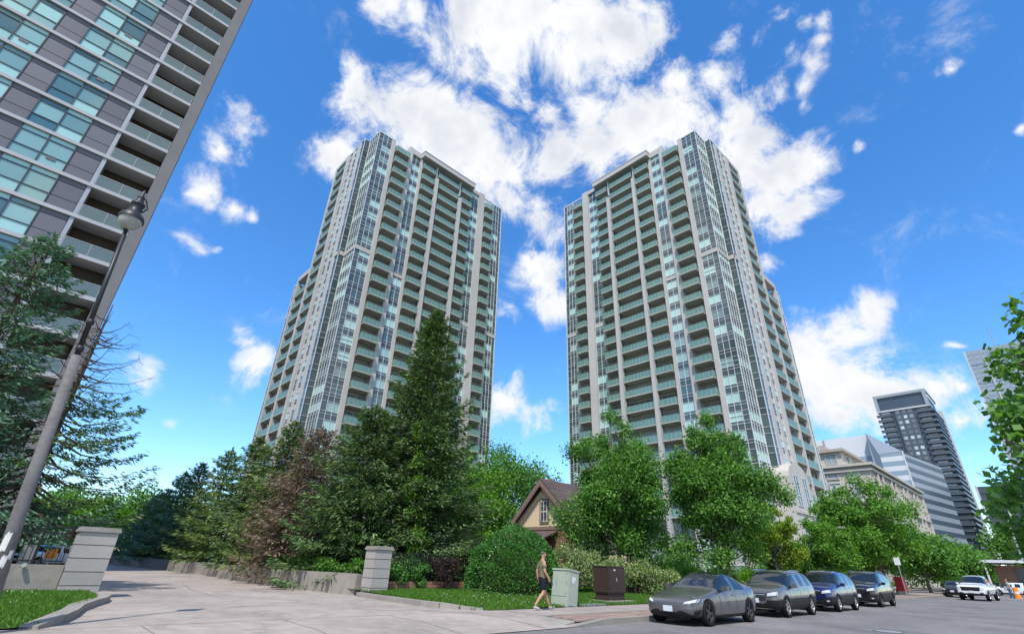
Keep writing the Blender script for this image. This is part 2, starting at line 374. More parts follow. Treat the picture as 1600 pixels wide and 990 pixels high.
# saw-cut joints and cracks in the driveway
def strip(m, pts, w, z):
    for (a, b) in zip(pts[:-1], pts[1:]):
        dx, dy = b[0]-a[0], b[1]-a[1]; l = math.hypot(dx, dy); nx, ny = -dy/l*w/2, dx/l*w/2
        m.quad((a[0]-nx, a[1]-ny, z(a[1])), (b[0]-nx, b[1]-ny, z(b[1])), (b[0]+nx, b[1]+ny, z(b[1])), (a[0]+nx, a[1]+ny, z(a[1])))
j = MB(); R = random.Random(3); zz = lambda y: zdr(y)+.004
strip(j, [(-1.5, 13.32), (11.2, 13.32)], .02, zz); strip(j, [(-1.5, 15.6), (10.8, 15.6)], .016, zz)
for x in (2.6, 5.4, 8.2, 10.9): strip(j, [(x, 9.95), (x, 10.2), (x, 10.8), (x, 11.4), (x, 13.3)], .016, zz)
def crack(x, y, dx, dy, n):
    p = [(x, y)]
    for k in range(n): x += dx+R.uniform(-.12, .12); y += dy+R.uniform(-.12, .12); p.append((x, y))
    strip(j, p, .02, zz)
crack(6.0, 20, .1, 1.1, 9); crack(5, 16.5, .25, .2, 8); crack(8, 18, -.2, .5, 9); crack(4.2, 26, .4, .8, 8)
structure(j.build('driveway_joint', 'joint'))
# sidewalk slabs (right of the driveway) and paver boulevard: built piece by piece near the viewer
sw = structure(MB().quad((12.4, 11.4, .10), (86, 11.4, .10), (86, 13.3, .10), (12.4, 13.3, .10)).build('sidewalk', 'joint'))
sm = MB().box(.012, 1.588, .012, 1.888, 0, .035).mesh('slab', 'sidewalk')
for k in range(30): obj('slab', sm, sw, (12.4+k*1.6, 11.4, .102))
st = MB().quad((60.4, 11.4, .13), (86, 11.4, .13), (86, 13.3, .13), (60.4, 13.3, .13)).build('paving', 'sidewalk', sw)
bl = structure(MB().quad((12.3, 10.1, .095), (86, 10.1, .095), (86, 11.4, .095), (12.3, 11.4, .095)).build('boulevard', 'joint'))
pm = MB().box(.006, .394, .006, .194, 0, .04).mesh('paver', 'paver')
cnt = 0
for k in range(27):
    for r in range(6):
        x = 12.35+k*.4+(.2 if r % 2 else 0)
        obj('paver', pm, bl, (x, 10.12+r*.197, .094)); cnt += 1
bs = MB()
for k in range(27, 120):
    for r in range(6):
        x = 12.35+k*.4+(.2 if r % 2 else 0); y = 10.12+r*.197
        bs.box(x+.006, x+.394, y+.006, y+.194, .094, .134)
tag(bs.build('paver_field', 'paver', bl), kind='stuff')
MB().quad((60.4, 10.1, .13), (86, 10.1, .13), (86, 11.4, .13), (60.4, 11.4, .13)).build('paving', 'paver', bl)
# street kerb in cast lengths, dropping at the driveway
kb = structure(obj('street_kerb', None))
km = MB().box(.006, 2.994, 0, .2, -.1, .145).mesh('kerb_stone', 'kerb')
for k in range(24): obj('kerb_stone', km, kb, (13.4+k*3, 9.9, 0))
MB().prism([(11.9, 9.92), (13.394, 9.9), (13.394, 10.1), (11.9, 10.15)], -.1, .14, 0, [.02, .145, .145, .03]).build('kerb_stone', 'kerb', kb)
MB().prism([(11.85, 10.17), (12.29, 10.17), (12.29, 11.75), (12.1, 11.9)], -.05, .1, 0, [.03, .11, .14, .135]).build('kerb_stone', 'kerb', kb)
# kerbs beside the driveway mouth
def kerb_run(name, pts, w, h, label):
    root = structure(obj(name, None))
    for (a, b) in zip(pts[:-1], pts[1:]):
        dx, dy = b[0]-a[0], b[1]-a[1]; l = math.hypot(dx, dy); nx, ny = -dy/l*w/2, dx/l*w/2; e = .004/l
        a2 = (a[0]+dx*e, a[1]+dy*e); b2 = (b[0]-dx*e, b[1]-dy*e)
        za, zb = zdr(a[1]), zdr(b[1]); ha = a[2] if len(a) > 2 else h; hb = b[2] if len(b) > 2 else h
        MB().prism([(a2[0]-nx, a2[1]-ny), (b2[0]-nx, b2[1]-ny), (b2[0]+nx, b2[1]+ny), (a2[0]+nx, a2[1]+ny)], .0, .2, 0, [za+ha, zb+hb, zb+hb, za+ha]).build('kerb_stone', 'kerb', root)
    return root
kerb_run('lawn_kerb', [(11.05, 20.2), (10.95, 18.6), (10.9, 17), (10.92, 15.6), (11.05, 14.7), (11.35, 14.1, .10), (11.9, 13.62, .05)], .26, .15, '')
kerb_run('left_lawn_kerb', [(2.75, 20.6), (2.75, 19.9), (2.55, 19.0), (2.2, 18.0), (1.85, 16.8), (1.6, 15.4), (1.3, 14.2), (.9, 13.5, .06)], .3, .16, '')
# lawns: soil sheet with turf, blades as stuff
def lawn_z(x, y): return .14+.03*max(0, min(7, y-13.3))
lawnpoly = [(11.95, 13.4), (46, 13.4), (46, 27), (11.15, 27), (11.1, 20.5), (11.0, 17), (11.1, 14.9), (11.4, 14.2)]
lm = MB()
for a in range(12):
    y0 = 13.4+a*1.0; y1 = y0+1.0
    xl = lambda y: 11.95 if y < 13.6 else (11.3 if y < 14.6 else 11.1)
    lm.quad((xl(y0), y0, lawn_z(0, y0)), (46, y0, lawn_z(0, y0)), (46, y1, lawn_z(0, y1)), (xl(y1), y1, lawn_z(0, y1)))
structure(lm.build('lawn', 'turf'))
lm = MB(); 
lm.poly([(1.0, 13.5, .16), (1.45, 14.6, .19), (1.7, 15.6, .21), (1.95, 16.9, .24), (2.3, 18, .27), (2.6, 19.1, .28), (2.6, 21.4, .3), (-14, 21.4, .3), (-14, 13.5, .16)])
structure(lm.build('lawn', 'turf'))
def blades(name, n, rnd, zf, inside, h, seed, matname, par=None):
    rg = np.random.default_rng(seed); x0, x1, y0, y1 = rnd
    P = np.stack([rg.uniform(x0, x1, n), rg.uniform(y0, y1, n)], 1)
    keep = np.array([inside(p[0], p[1]) for p in P]); P = P[keep]; n = len(P)
    z = np.array([zf(p[0], p[1]) for p in P])
    a = rg.uniform(0, 6.283, n); w = rg.uniform(.012, .026, n); hh = h*rg.uniform(.5, 1.25, n); lean = rg.normal(0, .03, (n, 2))
    B = np.stack([P[:, 0], P[:, 1], z], 1); dv = np.stack([np.cos(a)*w, np.sin(a)*w, 0*a], 1)
    T = B.copy(); T[:, 2] += hh; T[:, :2] += lean
    V = np.concatenate([B-dv, B+dv, T]); i = np.arange(n); Q = np.stack([i, i+n, i+2*n], 1)
    return tag(obj(name, np_mesh(name, V, Q, [matname]), par), kind='stuff')
inlawn = lambda x, y: not (x < 11.5 and y < 14.2) and not (x < 12 and y < 13.7)
g = blades('grass', 60000, (11.2, 27, 13.42, 20.5), lambda x, y: lawn_z(x, y)-.005, inlawn, .085, 5, 'grass_blade'); tag(g, 'short mown grass on the lawn in front of the clipped hedge', 'grass')
def inl2(x, y): return x < (1.0+(y-13.5)*.42 if y < 14.6 else 1.3+(y-14.6)*.27) and x < 2.45
g = blades('grass', 45000, (-5, 2.5, 13.6, 21.2), lambda x, y: .16+.019*(y-13.5)-.005, inl2, .085, 6, 'grass_blade'); tag(g, 'short mown grass beside the fenced retaining wall', 'grass')
# white clover heads in both lawns
rg = np.random.default_rng(9); cv = MB()
for k in range(110):
    if k % 3: x, y = rg.uniform(12.5, 20), rg.uniform(13.7, 18); z = lawn_z(x, y)
    else: x, y = rg.uniform(-3, 1.2), rg.uniform(16, 21); z = .16+.019*(y-13.5)
    cv.box(x-.007, x+.007, y-.007, y+.007, z+.05, z+.085)
tag(cv.build('clover_flowers', 'clover'), 'tiny white clover heads scattered through the grass', 'clover', kind='stuff')
# parking court behind the left fence
structure(MB().quad((-40, 24.5, .10), (.8, 24.5, .10), (.8, 90, .10), (-40, 90, .10)).build('parking_court', 'sidewalk'))
structure(MB().poly([(-7, 30, .2), (1.0, 30, .2), (2.2, 32.5, .2), (1.6, 36.5, .2), (-9, 36.5, .2)]).build('grass_island', 'turf'))
# planting beds behind the walls
structure(MB().poly([(11.75, 20.9, .75), (29, 27, .6), (29, 74, .6), (11.4, 84, .75)]).build('planting_bed', 'soil'))
structure(MB().quad((46, 13.4, .14), (75, 13.4, .14), (75, 27, .14), (46, 27, .14)).build('planting_bed', 'soil'))
structure(MB().quad((75, 13.4, .136), (86, 13.4, .136), (86, 60, .136), (75, 60, .136)).build('plaza', 'sidewalk'))
structure(MB().quad((99.5, 9.9, .1), (400, 9.9, .1), (400, 24, .1), (99.5, 24, .1)).build('sidewalk', 'sidewalk'))
# ------------------------------------------------------------------ driveway walls, pillars, fences
w = thing('retaining_wall', 'long low concrete retaining wall along the right edge of the driveway', 'wall')
wy = [20.9, 24.5, 28.5, 32.5, 37, 42, 48, 55, 63, 72, 82]; wx = [11.2, 10.55, 10.45, 10.5, 10.7, 10.9, 10.6, 10.3, 9.9, 9.3, 8.4]
wh = [.9, .9, .88, .88, .88, .88, .9, .9, .9, .9, .9]
for k in range(10):
    e = .012
    a = (wx[k], wy[k]+e); b = (wx[k+1], wy[k+1]-e)
    MB().prism([a, (a[0]+.32, a[1]), (b[0]+.32, b[1]), b], .05, 1, 0, [wh[k], wh[k], wh[k+1], wh[k+1]]).build('wall_panel', 'wall_concrete', w)
def pillar(x, y, h, sz, name_label, rz=0, n=5):
    t = thing('gate_pillar', name_label, 'pillar', (x, y, .1), rz)
    ch = (h-.14)/n; a = sz/2
    bm_ = MB().box(-a, a, -a, a, .012, ch-.012).mesh('stone_block', 'pillar_stone')
    for k in range(n): obj('stone_block', bm_, t, (0, 0, k*ch))
    MB().box(-a+.025, a-.025, -a+.025, a-.025, 0, h-.14).build('core', 'joint', t)
    MB().box(-a-.05, a+.05, -a-.05, a+.05, h-.14, h-.06).box(-a-.02, a+.02, -a-.02, a+.02, h-.06, h).build('cap', 'kerb', t)
    return t
pillar(2.2, 21.5, 1.98, .98, 'grey stone gate pillar at the end of the low wall with black railing')
pillar(11.62, 20.1, 1.86, .78, 'grey stone gate pillar standing before the tall dark spruce')
w = thing('low_wall', 'low concrete wall carrying the black railing beside the gate pillar', 'wall')
for k in range(6): MB().box(1.69-(k+1)*2.6+.012, 1.69-k*2.6, 21.42, 21.68, .05, 1.0).build('wall_panel', 'wall_concrete', w)
def fence(x0, x1, y, z0, z1, label, sp=.13, posts=2.4):
    t = thing('iron_fence', label, 'fence', (x0, y, z0)); L_ = x1-x0
    pk = MB().box(-.011, .011, -.011, .011, .06, z1-z0).mesh('picket', 'iron')
    k = 0
    while k*sp < L_:
        obj('picket', pk, t, (k*sp, 0, 0)); k += 1
    for zr in (.08, z1-z0-.22, z1-z0-.04): MB().box(0, L_, -.018, .018, zr, zr+.035).build('rail', 'iron', t)
    k = 0
    while k*posts <= L_+.01:
        MB().box(k*posts-.03, k*posts+.03, -.03, .03, -.02, z1-z0+.06).box(k*posts-.04, k*posts+.04, -.04, .04, z1-z0+.06, z1-z0+.09).build('post', 'iron', t); k += 1
    return t
fence(-13.5, 1.6, 21.55, 1.0, 2.06, 'black iron railing on top of the low concrete wall')
fence(12.15, 17.2, 20.6, .55, 1.75, 'black iron fence half hidden beside the clipped hedge')
w = thing('garden_wall', 'low brown brick garden wall under the iron fence', 'wall')
for k in range(5):
    for r in range(3):
        for q in range(5):
            x = 12.1+k*1.05+q*.21+(.1 if r % 2 else 0)
            if k*25+r*5+q == 0: bmm = MB().box(.005, .205, 0, .12, .005, .115).mesh('brick', 'house_brick')
            obj('brick', bmm, w, (x, 20.54, .3+r*.12))
MB().box(12.1, 17.4, 20.56, 20.65, .2, .655).build('core', 'joint', w)
sp = thing('spotlight', 'small black garden spotlight standing in the grass below the low wall', 'spotlight', (-.9, 20.6, .28))
MB().tube([(0, 0, 0), (0, 0, .12)], .015).build('stake', 'black_metal', sp); MB().tube([(.05, 0, .1), (-.12, -.03, .32)], .045, 8).build('head', 'black_metal', sp)
sp = thing('camera_light', 'small round wall fitting on the low wall under the railing', 'light', (.75, 21.4, .98))
MB().lathe([(.0, -.16), (.06, -.16), (.07, -.05), (.03, 0)], 10, axis='y').build('head', 'chrome', sp); MB().box(-.02, .02, -.06, .02, -.02, .05).build('bracket', 'black_metal', sp)
# ------------------------------------------------------------------ the two condominium towers (one plan, mirrored)
FH, NF = 2.955, 28
TOPZ = FH*NF
def wunit(cols, rows, W, H, dark_cols=(), kinds=None):
    """curtain-wall unit in the plane y=0 facing -y, origin lower left. rows: list of (z0,z1,kind). returns (glass mesh, frame mesh)"""
    g = MB(); cw = W/cols
    for c in range(cols):
        for (z0, z1, kd) in rows:
            k = kd
            if c in dark_cols: k = 1
            dep = .05 if k == 1 else .07
            g.quad((c*cw+.03, dep, z0), ((c+1)*cw-.03, dep, z0), ((c+1)*cw-.03, dep, z1), (c*cw+.03, dep, z1), k)
    f = MB()
    for c in range(cols+1): f.box(c*cw-.035, c*cw+.035, -.03, .10, 0, H)
    zs = sorted({z for r in rows for z in r[:2]})
    for c in range(cols):
        for z in zs: f.box(c*cw+.035, (c+1)*cw-.035, -.01, .10, max(0, z-.03), min(H, z+.03))
    return g, f
def rotm(mb, rz, off=(0, 0, 0)):
    c, s = math.cos(rz), math.sin(rz); mb.v = [(x*c-y*s+off[0], x*s+y*c+off[1], z+off[2]) for x, y, z in mb.v]; return mb
ROWS = [(0, .95, 1), (.95, 1.4, 2), (1.4, FH, 0)]
ROWS_S = [(0, 1.0, 1), (1.0, FH, 2)]
def unit_meshes(cols, W, rows, dark=(), rz=0, nm=''):
    g, f = wunit(cols, rows, W, FH, dark); rotm(g, rz); rotm(f, rz)
    return g.mesh('window', ['tower_glass', 'spandrel', 'tower_glass_dark']), f.mesh('frame', 'tower_frame')
SIDE = -math.pi/2     # facing -x instead of -y ; local x runs to -y
UM = {}
def UMget(key, *a, **k):
    if key not in UM: UM[key] = unit_meshes(*a, **k)
    return UM[key]
def balcony_mesh(w, dep, posts):
    """slab with thin soffit edge; railing: glass panels, posts, top rail; open on +y (wall side). origin back-left, projecting to -y"""
    s = MB().box(0, w, -dep, 0, -.2, 0)
    r = MB(); n = max(2, int(round(w/posts)))
    r.box(.03, w-.03, -dep+.04, -dep+.055, .1, 1.05, 0)
    r.box(.03, .045, -dep+.06, -.02, .1, 1.05, 0); r.box(w-.045, w-.03, -dep+.06, -.02, .1, 1.05, 0)
    for k in range(n+1):
        x = .04+(w-.08)*k/n; r.box(x-.025, x+.025, -dep+.02, -dep+.07, 0, 1.07, 1)
    r.box(0, w, -dep+.015, -dep+.075, 1.07, 1.12, 1); r.box(.01, .06, -dep+.075, -.02, 1.07, 1.12, 1); r.box(w-.06, w-.01, -dep+.075, -.02, 1.07, 1.12, 1)
    r.box(0, w, -dep+.02, -dep+.07, .04, .09, 1)
    return s, r
BM = {}
def balc(w, dep, rz=0, posts=.75):
    k = (w, dep, rz)
    if k not in BM:
        s, r = balcony_mesh(w, dep, posts); rotm(s, rz); rotm(r, rz)
        BM[k] = (s.mesh('balcony', 'slab'), r.mesh('railing', ['rail_glass', 'rail_metal']))
    return BM[k]
def tower(label, seed, loc, mirror):
    R = random.Random(seed)
    t = thing('condominium_tower', label, 'tower', loc, 0)
    if mirror: t.rotation_euler.z = math.pi/2; t.scale = (1, -1, 1)
    # body behind the facade
    core = MB(); core.box(3.3, 35.2, 1.32, 24, 0, TOPZ-.2); core.box(.15, 3.28, .15, 17, 0, TOPZ-.2); core.box(-1.05, .12, 5.5, 11.9, 0, TOPZ-.25)
    core.box(7.75, 10.9, .12, 1.3, 0, TOPZ-.2); core.box(25.4, 29, .12, 1.3, 0, TOPZ-.2); core.box(32.8, 35.3, .12, 1.3, 0, TOPZ-.2)
    core.box(.13, 3.2, 17.02, 23, 0, FH*18.6)
    core.build('wall', 'tower_wall', t)
    MB().box(12, 22, 6, 16, TOPZ-.18, TOPZ+3).build('plant_room', 'tower_wall', t)
    def unit(key, cols, W, rows, dark, x, y, z, rz=0):
        g, f = UMget(key, cols, W, rows, dark, rz)
        o = obj('window', g, t, (x, y, z)); obj('frame', f, o)
    def bal(w, dep, x, y, z, rz=0):
        s, r = balc(w, dep, rz); o = obj('balcony', s, t, (x, y, z)); obj('railing', r, o)
    for fl in range(NF):
        z = fl*FH
        v = R.randrange(3)
        unit(('b1', v), 3, 3.06, ROWS, (0,), 0, 0, z) if v < 2 else unit(('b1', v), 3, 3.06, [(0, .95, 1), (.95, 1.4, 2), (1.4, 2.2, 0), (2.2, FH, 0)], (0,), 0, 0, z)
        unit(('b2',), 2, 2.15, ROWS, (), 8.32, 0, z)
        unit(('b3',), 2, 2.3, ROWS, (), 25.3, 0, z)
        unit(('b4',), 3, 2.55, ROWS, (2,), 32.75, 0, z)
        # side: bay A facing -x, return facing -y, corner column
        unit(('sa',), 4, 4.1, ROWS, (), 0, 4.14, z, SIDE)
        unit(('rt',), 1, 1.13, [(0, 1.0, 1), (1.0, FH, 1)], (0,), -1.2, 4.2, z)
        unit(('sc',), 1, 1.45, ROWS_S, (), -1.2, 5.72, z, SIDE)
        unit(('sw',), 1, 1.25, [(.9, 1.35, 2), (1.35, 2.5, 0)], (), -1.2, 8.45, z, SIDE)
        unit(('sv',), 1, 1.25, [(.9, 1.35, 2), (1.35, 2.5, 0)], (), -1.2, 10.75, z, SIDE)
        # balconies (the door glass stands in the recess)
        if fl >= 3:
            bal(3.35, 2.4, 3.92, 1.22, z); bal(3.3, 2.4, 11.0, 1.35, z)
            bal(5.9, 2.4, 15.08, 1.35, z); bal(3.1, 2.4, 21.85, 1.35, z); bal(2.7, 2.3, 29.35, 1.22, z)
            bal(4.7, 1.6, .13, 16.74, z, SIDE)
            if fl < 18: bal(5.0, 1.65, .11, 22.65, z, SIDE)
    # recess glazing, one door strip per floor and recess, joined per recess column (mostly in shade behind the railings)
    def recess(x0, x1, y):
        for fl in range(NF):
            m = MB().quad((x0+.08, y, fl*FH+.08), (x1-.08, y, fl*FH+.08), (x1-.08, y, fl*FH+2.35), (x0+.08, y, fl*FH+2.35))
            n = max(2, int((x1-x0)/1.1))
            o = obj('door', DG.setdefault((round(x1-x0, 2), y), MB().quad((.08, 0, .08), (x1-x0-.08, 0, .08), (x1-x0-.08, 0, 2.35), (.08, 0, 2.35)).mesh('door', 'recess_glass')), t, (x0, y, fl*FH))
            k = ('f', round(x1-x0, 2))
            if k not in DG:
                f = MB()
                for q in range(n+1): xx = .08+(x1-x0-.16)*q/n; f.box(xx-.03, xx+.03, -.05, 0, .08, 2.38)
                f.box(.08, x1-x0-.08, -.05, -.001, 2.38, 2.45); DG[k] = f.mesh('frame', 'tower_frame')
            obj('frame', DG[k], o, (0, -.004, 0))
    recess(3.86, 7.3, 1.28); recess(11.2, 25.3, 1.30); recess(29.35, 32.7, 1.28)
    # piers
    def pier(x0, x1, y0, y1, z0, z1):
        return MB().box(x0, x1, y0, y1, z0, z1).build('pier', 'tower_concrete', t)
    pier(3.1, 3.84, -.35, 1.29, 0, TOPZ+.05); pier(7.32, 8.28, -.35, 1.29, 0, TOPZ+1.0); pier(10.5, 11.0, -.35, 1.29, 0, TOPZ-.6)
    pier(14.36, 15.04, -1.35, -.55, 0, FH*26.6); pier(21.06, 21.8, -1.35, -.55, 0, FH*26.1)
    # thin fins that split the top balconies above the free-standing piers
    MB().box(14.6, 14.75, -.9, 1.28, FH*26.6+.3, TOPZ-.46).build('divider', 'tower_frame', t); MB().box(21.35, 21.5, -.9, 1.28, FH*26.1+.9, TOPZ-.46).build('divider', 'tower_frame', t)
    pier(27.68, 29.3, -.45, 1.29, 0, TOPZ+.7)
    pier(32.4, 32.72, -.05, 1.29, 0, TOPZ-.1)
    # roof edge, header beams and canopy
    MB().box(10.4, 25.15, -1.7, 3, TOPZ-.45, TOPZ+.75).build('roof_canopy', 'tower_concrete', t)
    MB().box(10.3, 25.25, -1.8, 3.1, TOPZ+.752, TOPZ+.92).build('canopy_edge', 'tower_frame', t)
    MB().box(8.29, 10.39, -.3, 1.2, TOPZ-.5, TOPZ+.95).build('header', 'tower_concrete', t)
    MB().box(25.27, 27.66, -.3, 1.2, TOPZ-.4, TOPZ+.6).build('header', 'tower_concrete', t)
    for (x0, x1, y0, y1) in ((-.06, 3.09, -.06, .3), (3.86, 7.3, 1.0, 1.5), (29.32, 35.5, -.04, .3), (-.06, .3, .31, 4.15), (-1.26, -.9, 4.15, 11.9)):
        MB().box(x0, x1, y0, y1, TOPZ+.002, TOPZ+.28).build('parapet', 'tower_frame', t)
    # concrete band at the eighteenth floor
    zb = FH*18
    MB().box(-.1, 3.08, -.1, .2, zb-.5, zb+.35).box(-.1, .2, .21, 4.15, zb-.5, zb+.35).box(-1.3, -.11, 4.1, 4.3, zb-.5, zb+.35).box(-1.3, -1.1, 4.31, 5.75, zb-.5, zb+.35).build('band', 'tower_concrete', t)
    MB().box(8.3, 10.48, -.1, .2, zb-2.6, zb-1.9).build('band', 'tower_concrete', t); MB().box(25.3, 27.66, -.1, .2, zb-7, zb-6.2).build('band', 'tower_concrete', t)
    MB().box(32.74, 35.4, -.1, .2, zb-7, zb-6.2).build('band', 'tower_concrete', t)
    # bright corner mullions
    MB().box(-.09, .03, -.09, .03, 0, TOPZ).build('corner_mullion', 'tower_frame', t); MB().box(-1.29, -1.17, 4.1, 4.22, 0, TOPZ).build('corner_mullion', 'tower_frame', t)
    MB().box(35.28, 35.42, -.09, .05, 0, TOPZ).build('corner_mullion', 'tower_frame', t)
    # side wall strips and end piers
    MB().box(-1.24, -1.0, 5.74, 7.15, 0, TOPZ).build('wall_strip', 'tower_concrete', t); MB().box(-1.24, -1.0, 8.47, 9.45, 0, TOPZ).build('wall_strip', 'tower_concrete', t)
    pier(-1.5, .1, 10.9, 12.0, 0, TOPZ+.1); pier(-1.5, .1, 16.75, 17.6, 0, TOPZ+.1)
    MB().box(-1.5, .2, 12.01, 16.74, TOPZ-.9, TOPZ+.1).build('header', 'tower_concrete', t)
    # lower wing at the back corner
    zw = FH*18.6
    MB().box(-1.6, .2, 17.61, 23.2, zw-.9, zw+.25).build('wing_parapet', 'tower_concrete', t)
    pier(-1.6, -.9, 22.7, 23.3, 0, zw-.9)
    for fl in range(18):
        unit(('wg',), 1, 1.0, ROWS_S, (), -1.72, 23.9, fl*FH, SIDE)
    MB().box(-1.6, 3, 23.32, 24.5, 0, zw-1.2).build('wall', 'tower_wall', t)
    return t
DG = {}
tower('glass and concrete high-rise whose lower floors stand behind the tall dark spruce', 11, (29.08, 74.53, 0), False)
RT = tower('glass and concrete high-rise nearest the parked cars and street trees', 23, (75.24, 27.19, 0), True)
# street podium of the right tower: pale stone bay with a rounded top and tall windows
def podium():
    x0, x1, y0 = 78.5, 88, 24.6
    def arch(x, y, depth, w, h, rise, n=10):
        pts = [(x, 0), (x+w, 0)]+[(x+w/2+w/2*math.cos(math.pi*k/n), h+rise*math.sin(math.pi*k/n)) for k in range(n+1)]
        m = MB(); N_ = len(pts)
        a = [(p[0], y, p[1]) for p in pts]; b = [(p[0], y+depth, p[1]) for p in pts]
        m.poly(a); m.poly(b[::-1])
        for k in range(N_): q = (k+1) % N_; m.quad(a[k], b[k], b[q], a[q])
        return m
    p = thing('stone_podium', 'pale stone street front with tall windows at the foot of the right tower', 'building', (0, 0, 0))
    arch(x0, y0, 2.5, 8.2, 14.2, 2.2).build('wall', 'limestone', p)
    MB().box(x0-.15, x0+8.35, y0-.15, y0, 9.2, 9.6).build('cornice', 'limestone', p); MB().box(x0-.15, x0+8.35, y0-.15, y0, 4.6, 5.0).build('cornice', 'limestone', p)
    for (x, z, w_, h_) in ((1.3, 10.2, 1.9, 4.2), (4.9, 10.2, 1.9, 4.2), (1.3, 5.6, 1.9, 3), (4.9, 5.6, 1.9, 3), (1.1, .6, 2.4, 3.6), (4.7, .6, 2.4, 3.6)):
        o = MB().box(x0+x, x0+x+w_, y0-.03, y0+.1, z, z+h_).build('window', 'pane_dark', p)
        f = MB()
        for q in range(3): f.box(x0+x+q*w_/2-.05, x0+x+q*w_/2+.05, y0-.10, y0-.032, z, z+h_)
        for q in range(4): f.box(x0+x+.05, x0+x+w_/2-.05, y0-.09, y0-.033, z+q*h_/3-.04, z+q*h_/3+.04); f.box(x0+x+w_/2+.05, x0+x+w_-.05, y0-.09, y0-.033, z+q*h_/3-.04, z+q*h_/3+.04)
        f.build('frame', 'tower_frame', o)
    MB().box(x0-14, x0-.02, y0+1.2, y0+2.4, 0, 6.5).build('side_wall', 'limestone', p)
    for k in range(4): MB().box(x0-13+k*3.3, x0-11+k*3.3, y0+1.1, y0+1.19, .5, 4.6).build('window', 'pane_dark', p)
podium()
# ------------------------------------------------------------------ slab building at the left edge of the view
def left_building():
    Yf, Xr, fh, nf = 43.2, -.85, 2.9, 24
    t = thing('apartment_slab', 'grey apartment block with stacked balconies at its concrete end wall', 'building', (0, 0, 0))
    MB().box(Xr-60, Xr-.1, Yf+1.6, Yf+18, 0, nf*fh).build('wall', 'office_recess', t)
    # end wall with a shallow expansion reveal on every floor
    MB().box(Xr, Xr+.85, Yf-.15, Yf+17, 0, nf*fh+1).build('end_wall', 'office_side', t)
    for k in range(nf): MB().box(Xr+.852, Xr+.9, Yf+1.0+.0, Yf+3.2, k*fh+.3, k*fh+2.6).build('reveal', 'office_side', t)
    bw, pw, gw, sw_ = 3.15, 1.62, 1.55, .26     # balcony, panel, glass bay and strip widths
    rz = [(0, .12), (.12, 1.0), (1.0, 2.22), (2.22, 2.52)]
    slab_me = MB().box(-60, 0, -.16, 1.5, -.14, .14).mesh('floor_slab', 'office_slab')
    pane_lo = MB().box(.035, gw-.035, .03, .05, .16, 1.0).mesh('pane', 'office_glass'); pane_hi = MB().box(.035, gw-.035, .03, .05, 1.06, 2.3).mesh('pane', 'office_glass'); pane_top = MB().box(.035, gw-.035, .03, .05, 2.36, 2.74).mesh('pane', 'office_glass')
    fr = MB()
    for q in range(3): fr.box(q*gw-.035, q*gw+.035, -.05, .08, .142, fh-.142)
    for q in range(2):
        for z in (.142, 1.0, 2.3): fr.box(q*gw+.035, (q+1)*gw-.035, -.03, .08, z, z+.06)
    fr_me = fr.mesh('frame', 'office_frame')
    pan = MB().box(.04, pw-.04, .0, .06, .16, 1.0).mesh('panel', 'office_panel'); pan2 = MB().box(.04, pw-.04, .0, .06, 1.05, 2.3).mesh('panel', 'office_panel'); pan3 = MB().box(.04, pw-.04, .0, .06, 2.36, 2.74).mesh('panel', 'office_panel')
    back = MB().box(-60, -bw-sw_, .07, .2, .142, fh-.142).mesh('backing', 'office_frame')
    vent = MB().box(.1, .62, -.02, .03, .74, 1.0).mesh('vent', 'office_panel')
    bs = MB().box(-bw, 0, -.0, 1.5, 0, .02)
    rail_g = MB().box(-bw+.06, -.04, -.06, -.045, .16, 1.12).mesh('glass_panel', 'rail_glass2')
    rail_m = MB()
    rail_m.box(-bw+.03, -.02, -.075, -.03, 1.12, 1.17); rail_m.box(-bw+.03, -.02, -.07, -.035, .143, .18)
    for q in (0, .5, 1): rail_m.box(-bw+.04+(bw-.1)*q-.02, -bw+.04+(bw-.1)*q+.02, -.075, -.03, .182, 1.118)
    rail_me = rail_m.mesh('railing', 'galvanised')
    strip_me = MB().box(-bw-sw_, -bw, -.06, 1.4, .142, fh-.142).mesh('fin', 'galvanised')
    R = random.Random(4); rest = MB(); npane = 0
    for k in range(nf+1):
        obj('floor_slab', slab_me, t, (Xr, Yf, k*fh))
    for k in range(1, nf):
        z = k*fh
        obj('fin', strip_me, t, (Xr, Yf, z)); obj('backing', back, t, (Xr, Yf, z))
        r = obj('railing', rail_me, t, (Xr, Yf, z)); obj('glass_panel', rail_g, r)
        x = Xr-bw-sw_
        i = 0
        while x > Xr-46:
            pr = project((x, Yf, z+1.4)); vis = pr and -130 < pr[0] < 1650 and -160 < pr[1] < 1000
            if i % 2 == 0:
                x -= pw
                if vis:
                    o = obj('panel', pan2, t, (x, Yf, z)); obj('panel', pan, o); obj('panel', pan3, o)
                else: rest.box(x+.04, x+pw-.04, Yf, Yf+.06, z+.16, z+2.74, 1)
            else:
                x -= 2*gw
                if vis:
                    w = obj('window', fr_me, t, (x, Yf, z))
                    for q in range(2):
                        obj('pane', pane_lo, w, (q*gw, 0, 0)); obj('pane', pane_hi, w, (q*gw, 0, 0)); obj('pane', pane_top, w, (q*gw, 0, 0))
                    if R.random() < .3: obj('vent', vent, w, (R.choice((0, gw))+.3, 0, 0))
                else: rest.box(x, x+2*gw, Yf+.03, Yf+.05, z+.16, z+2.74, 0)
            i += 1
    tag(rest.build('upper_glazing', ['office_glass', 'office_panel'], t), kind='stuff')
seethrough('rail_glass2', (.20, .26, .265), .6)
left_building()
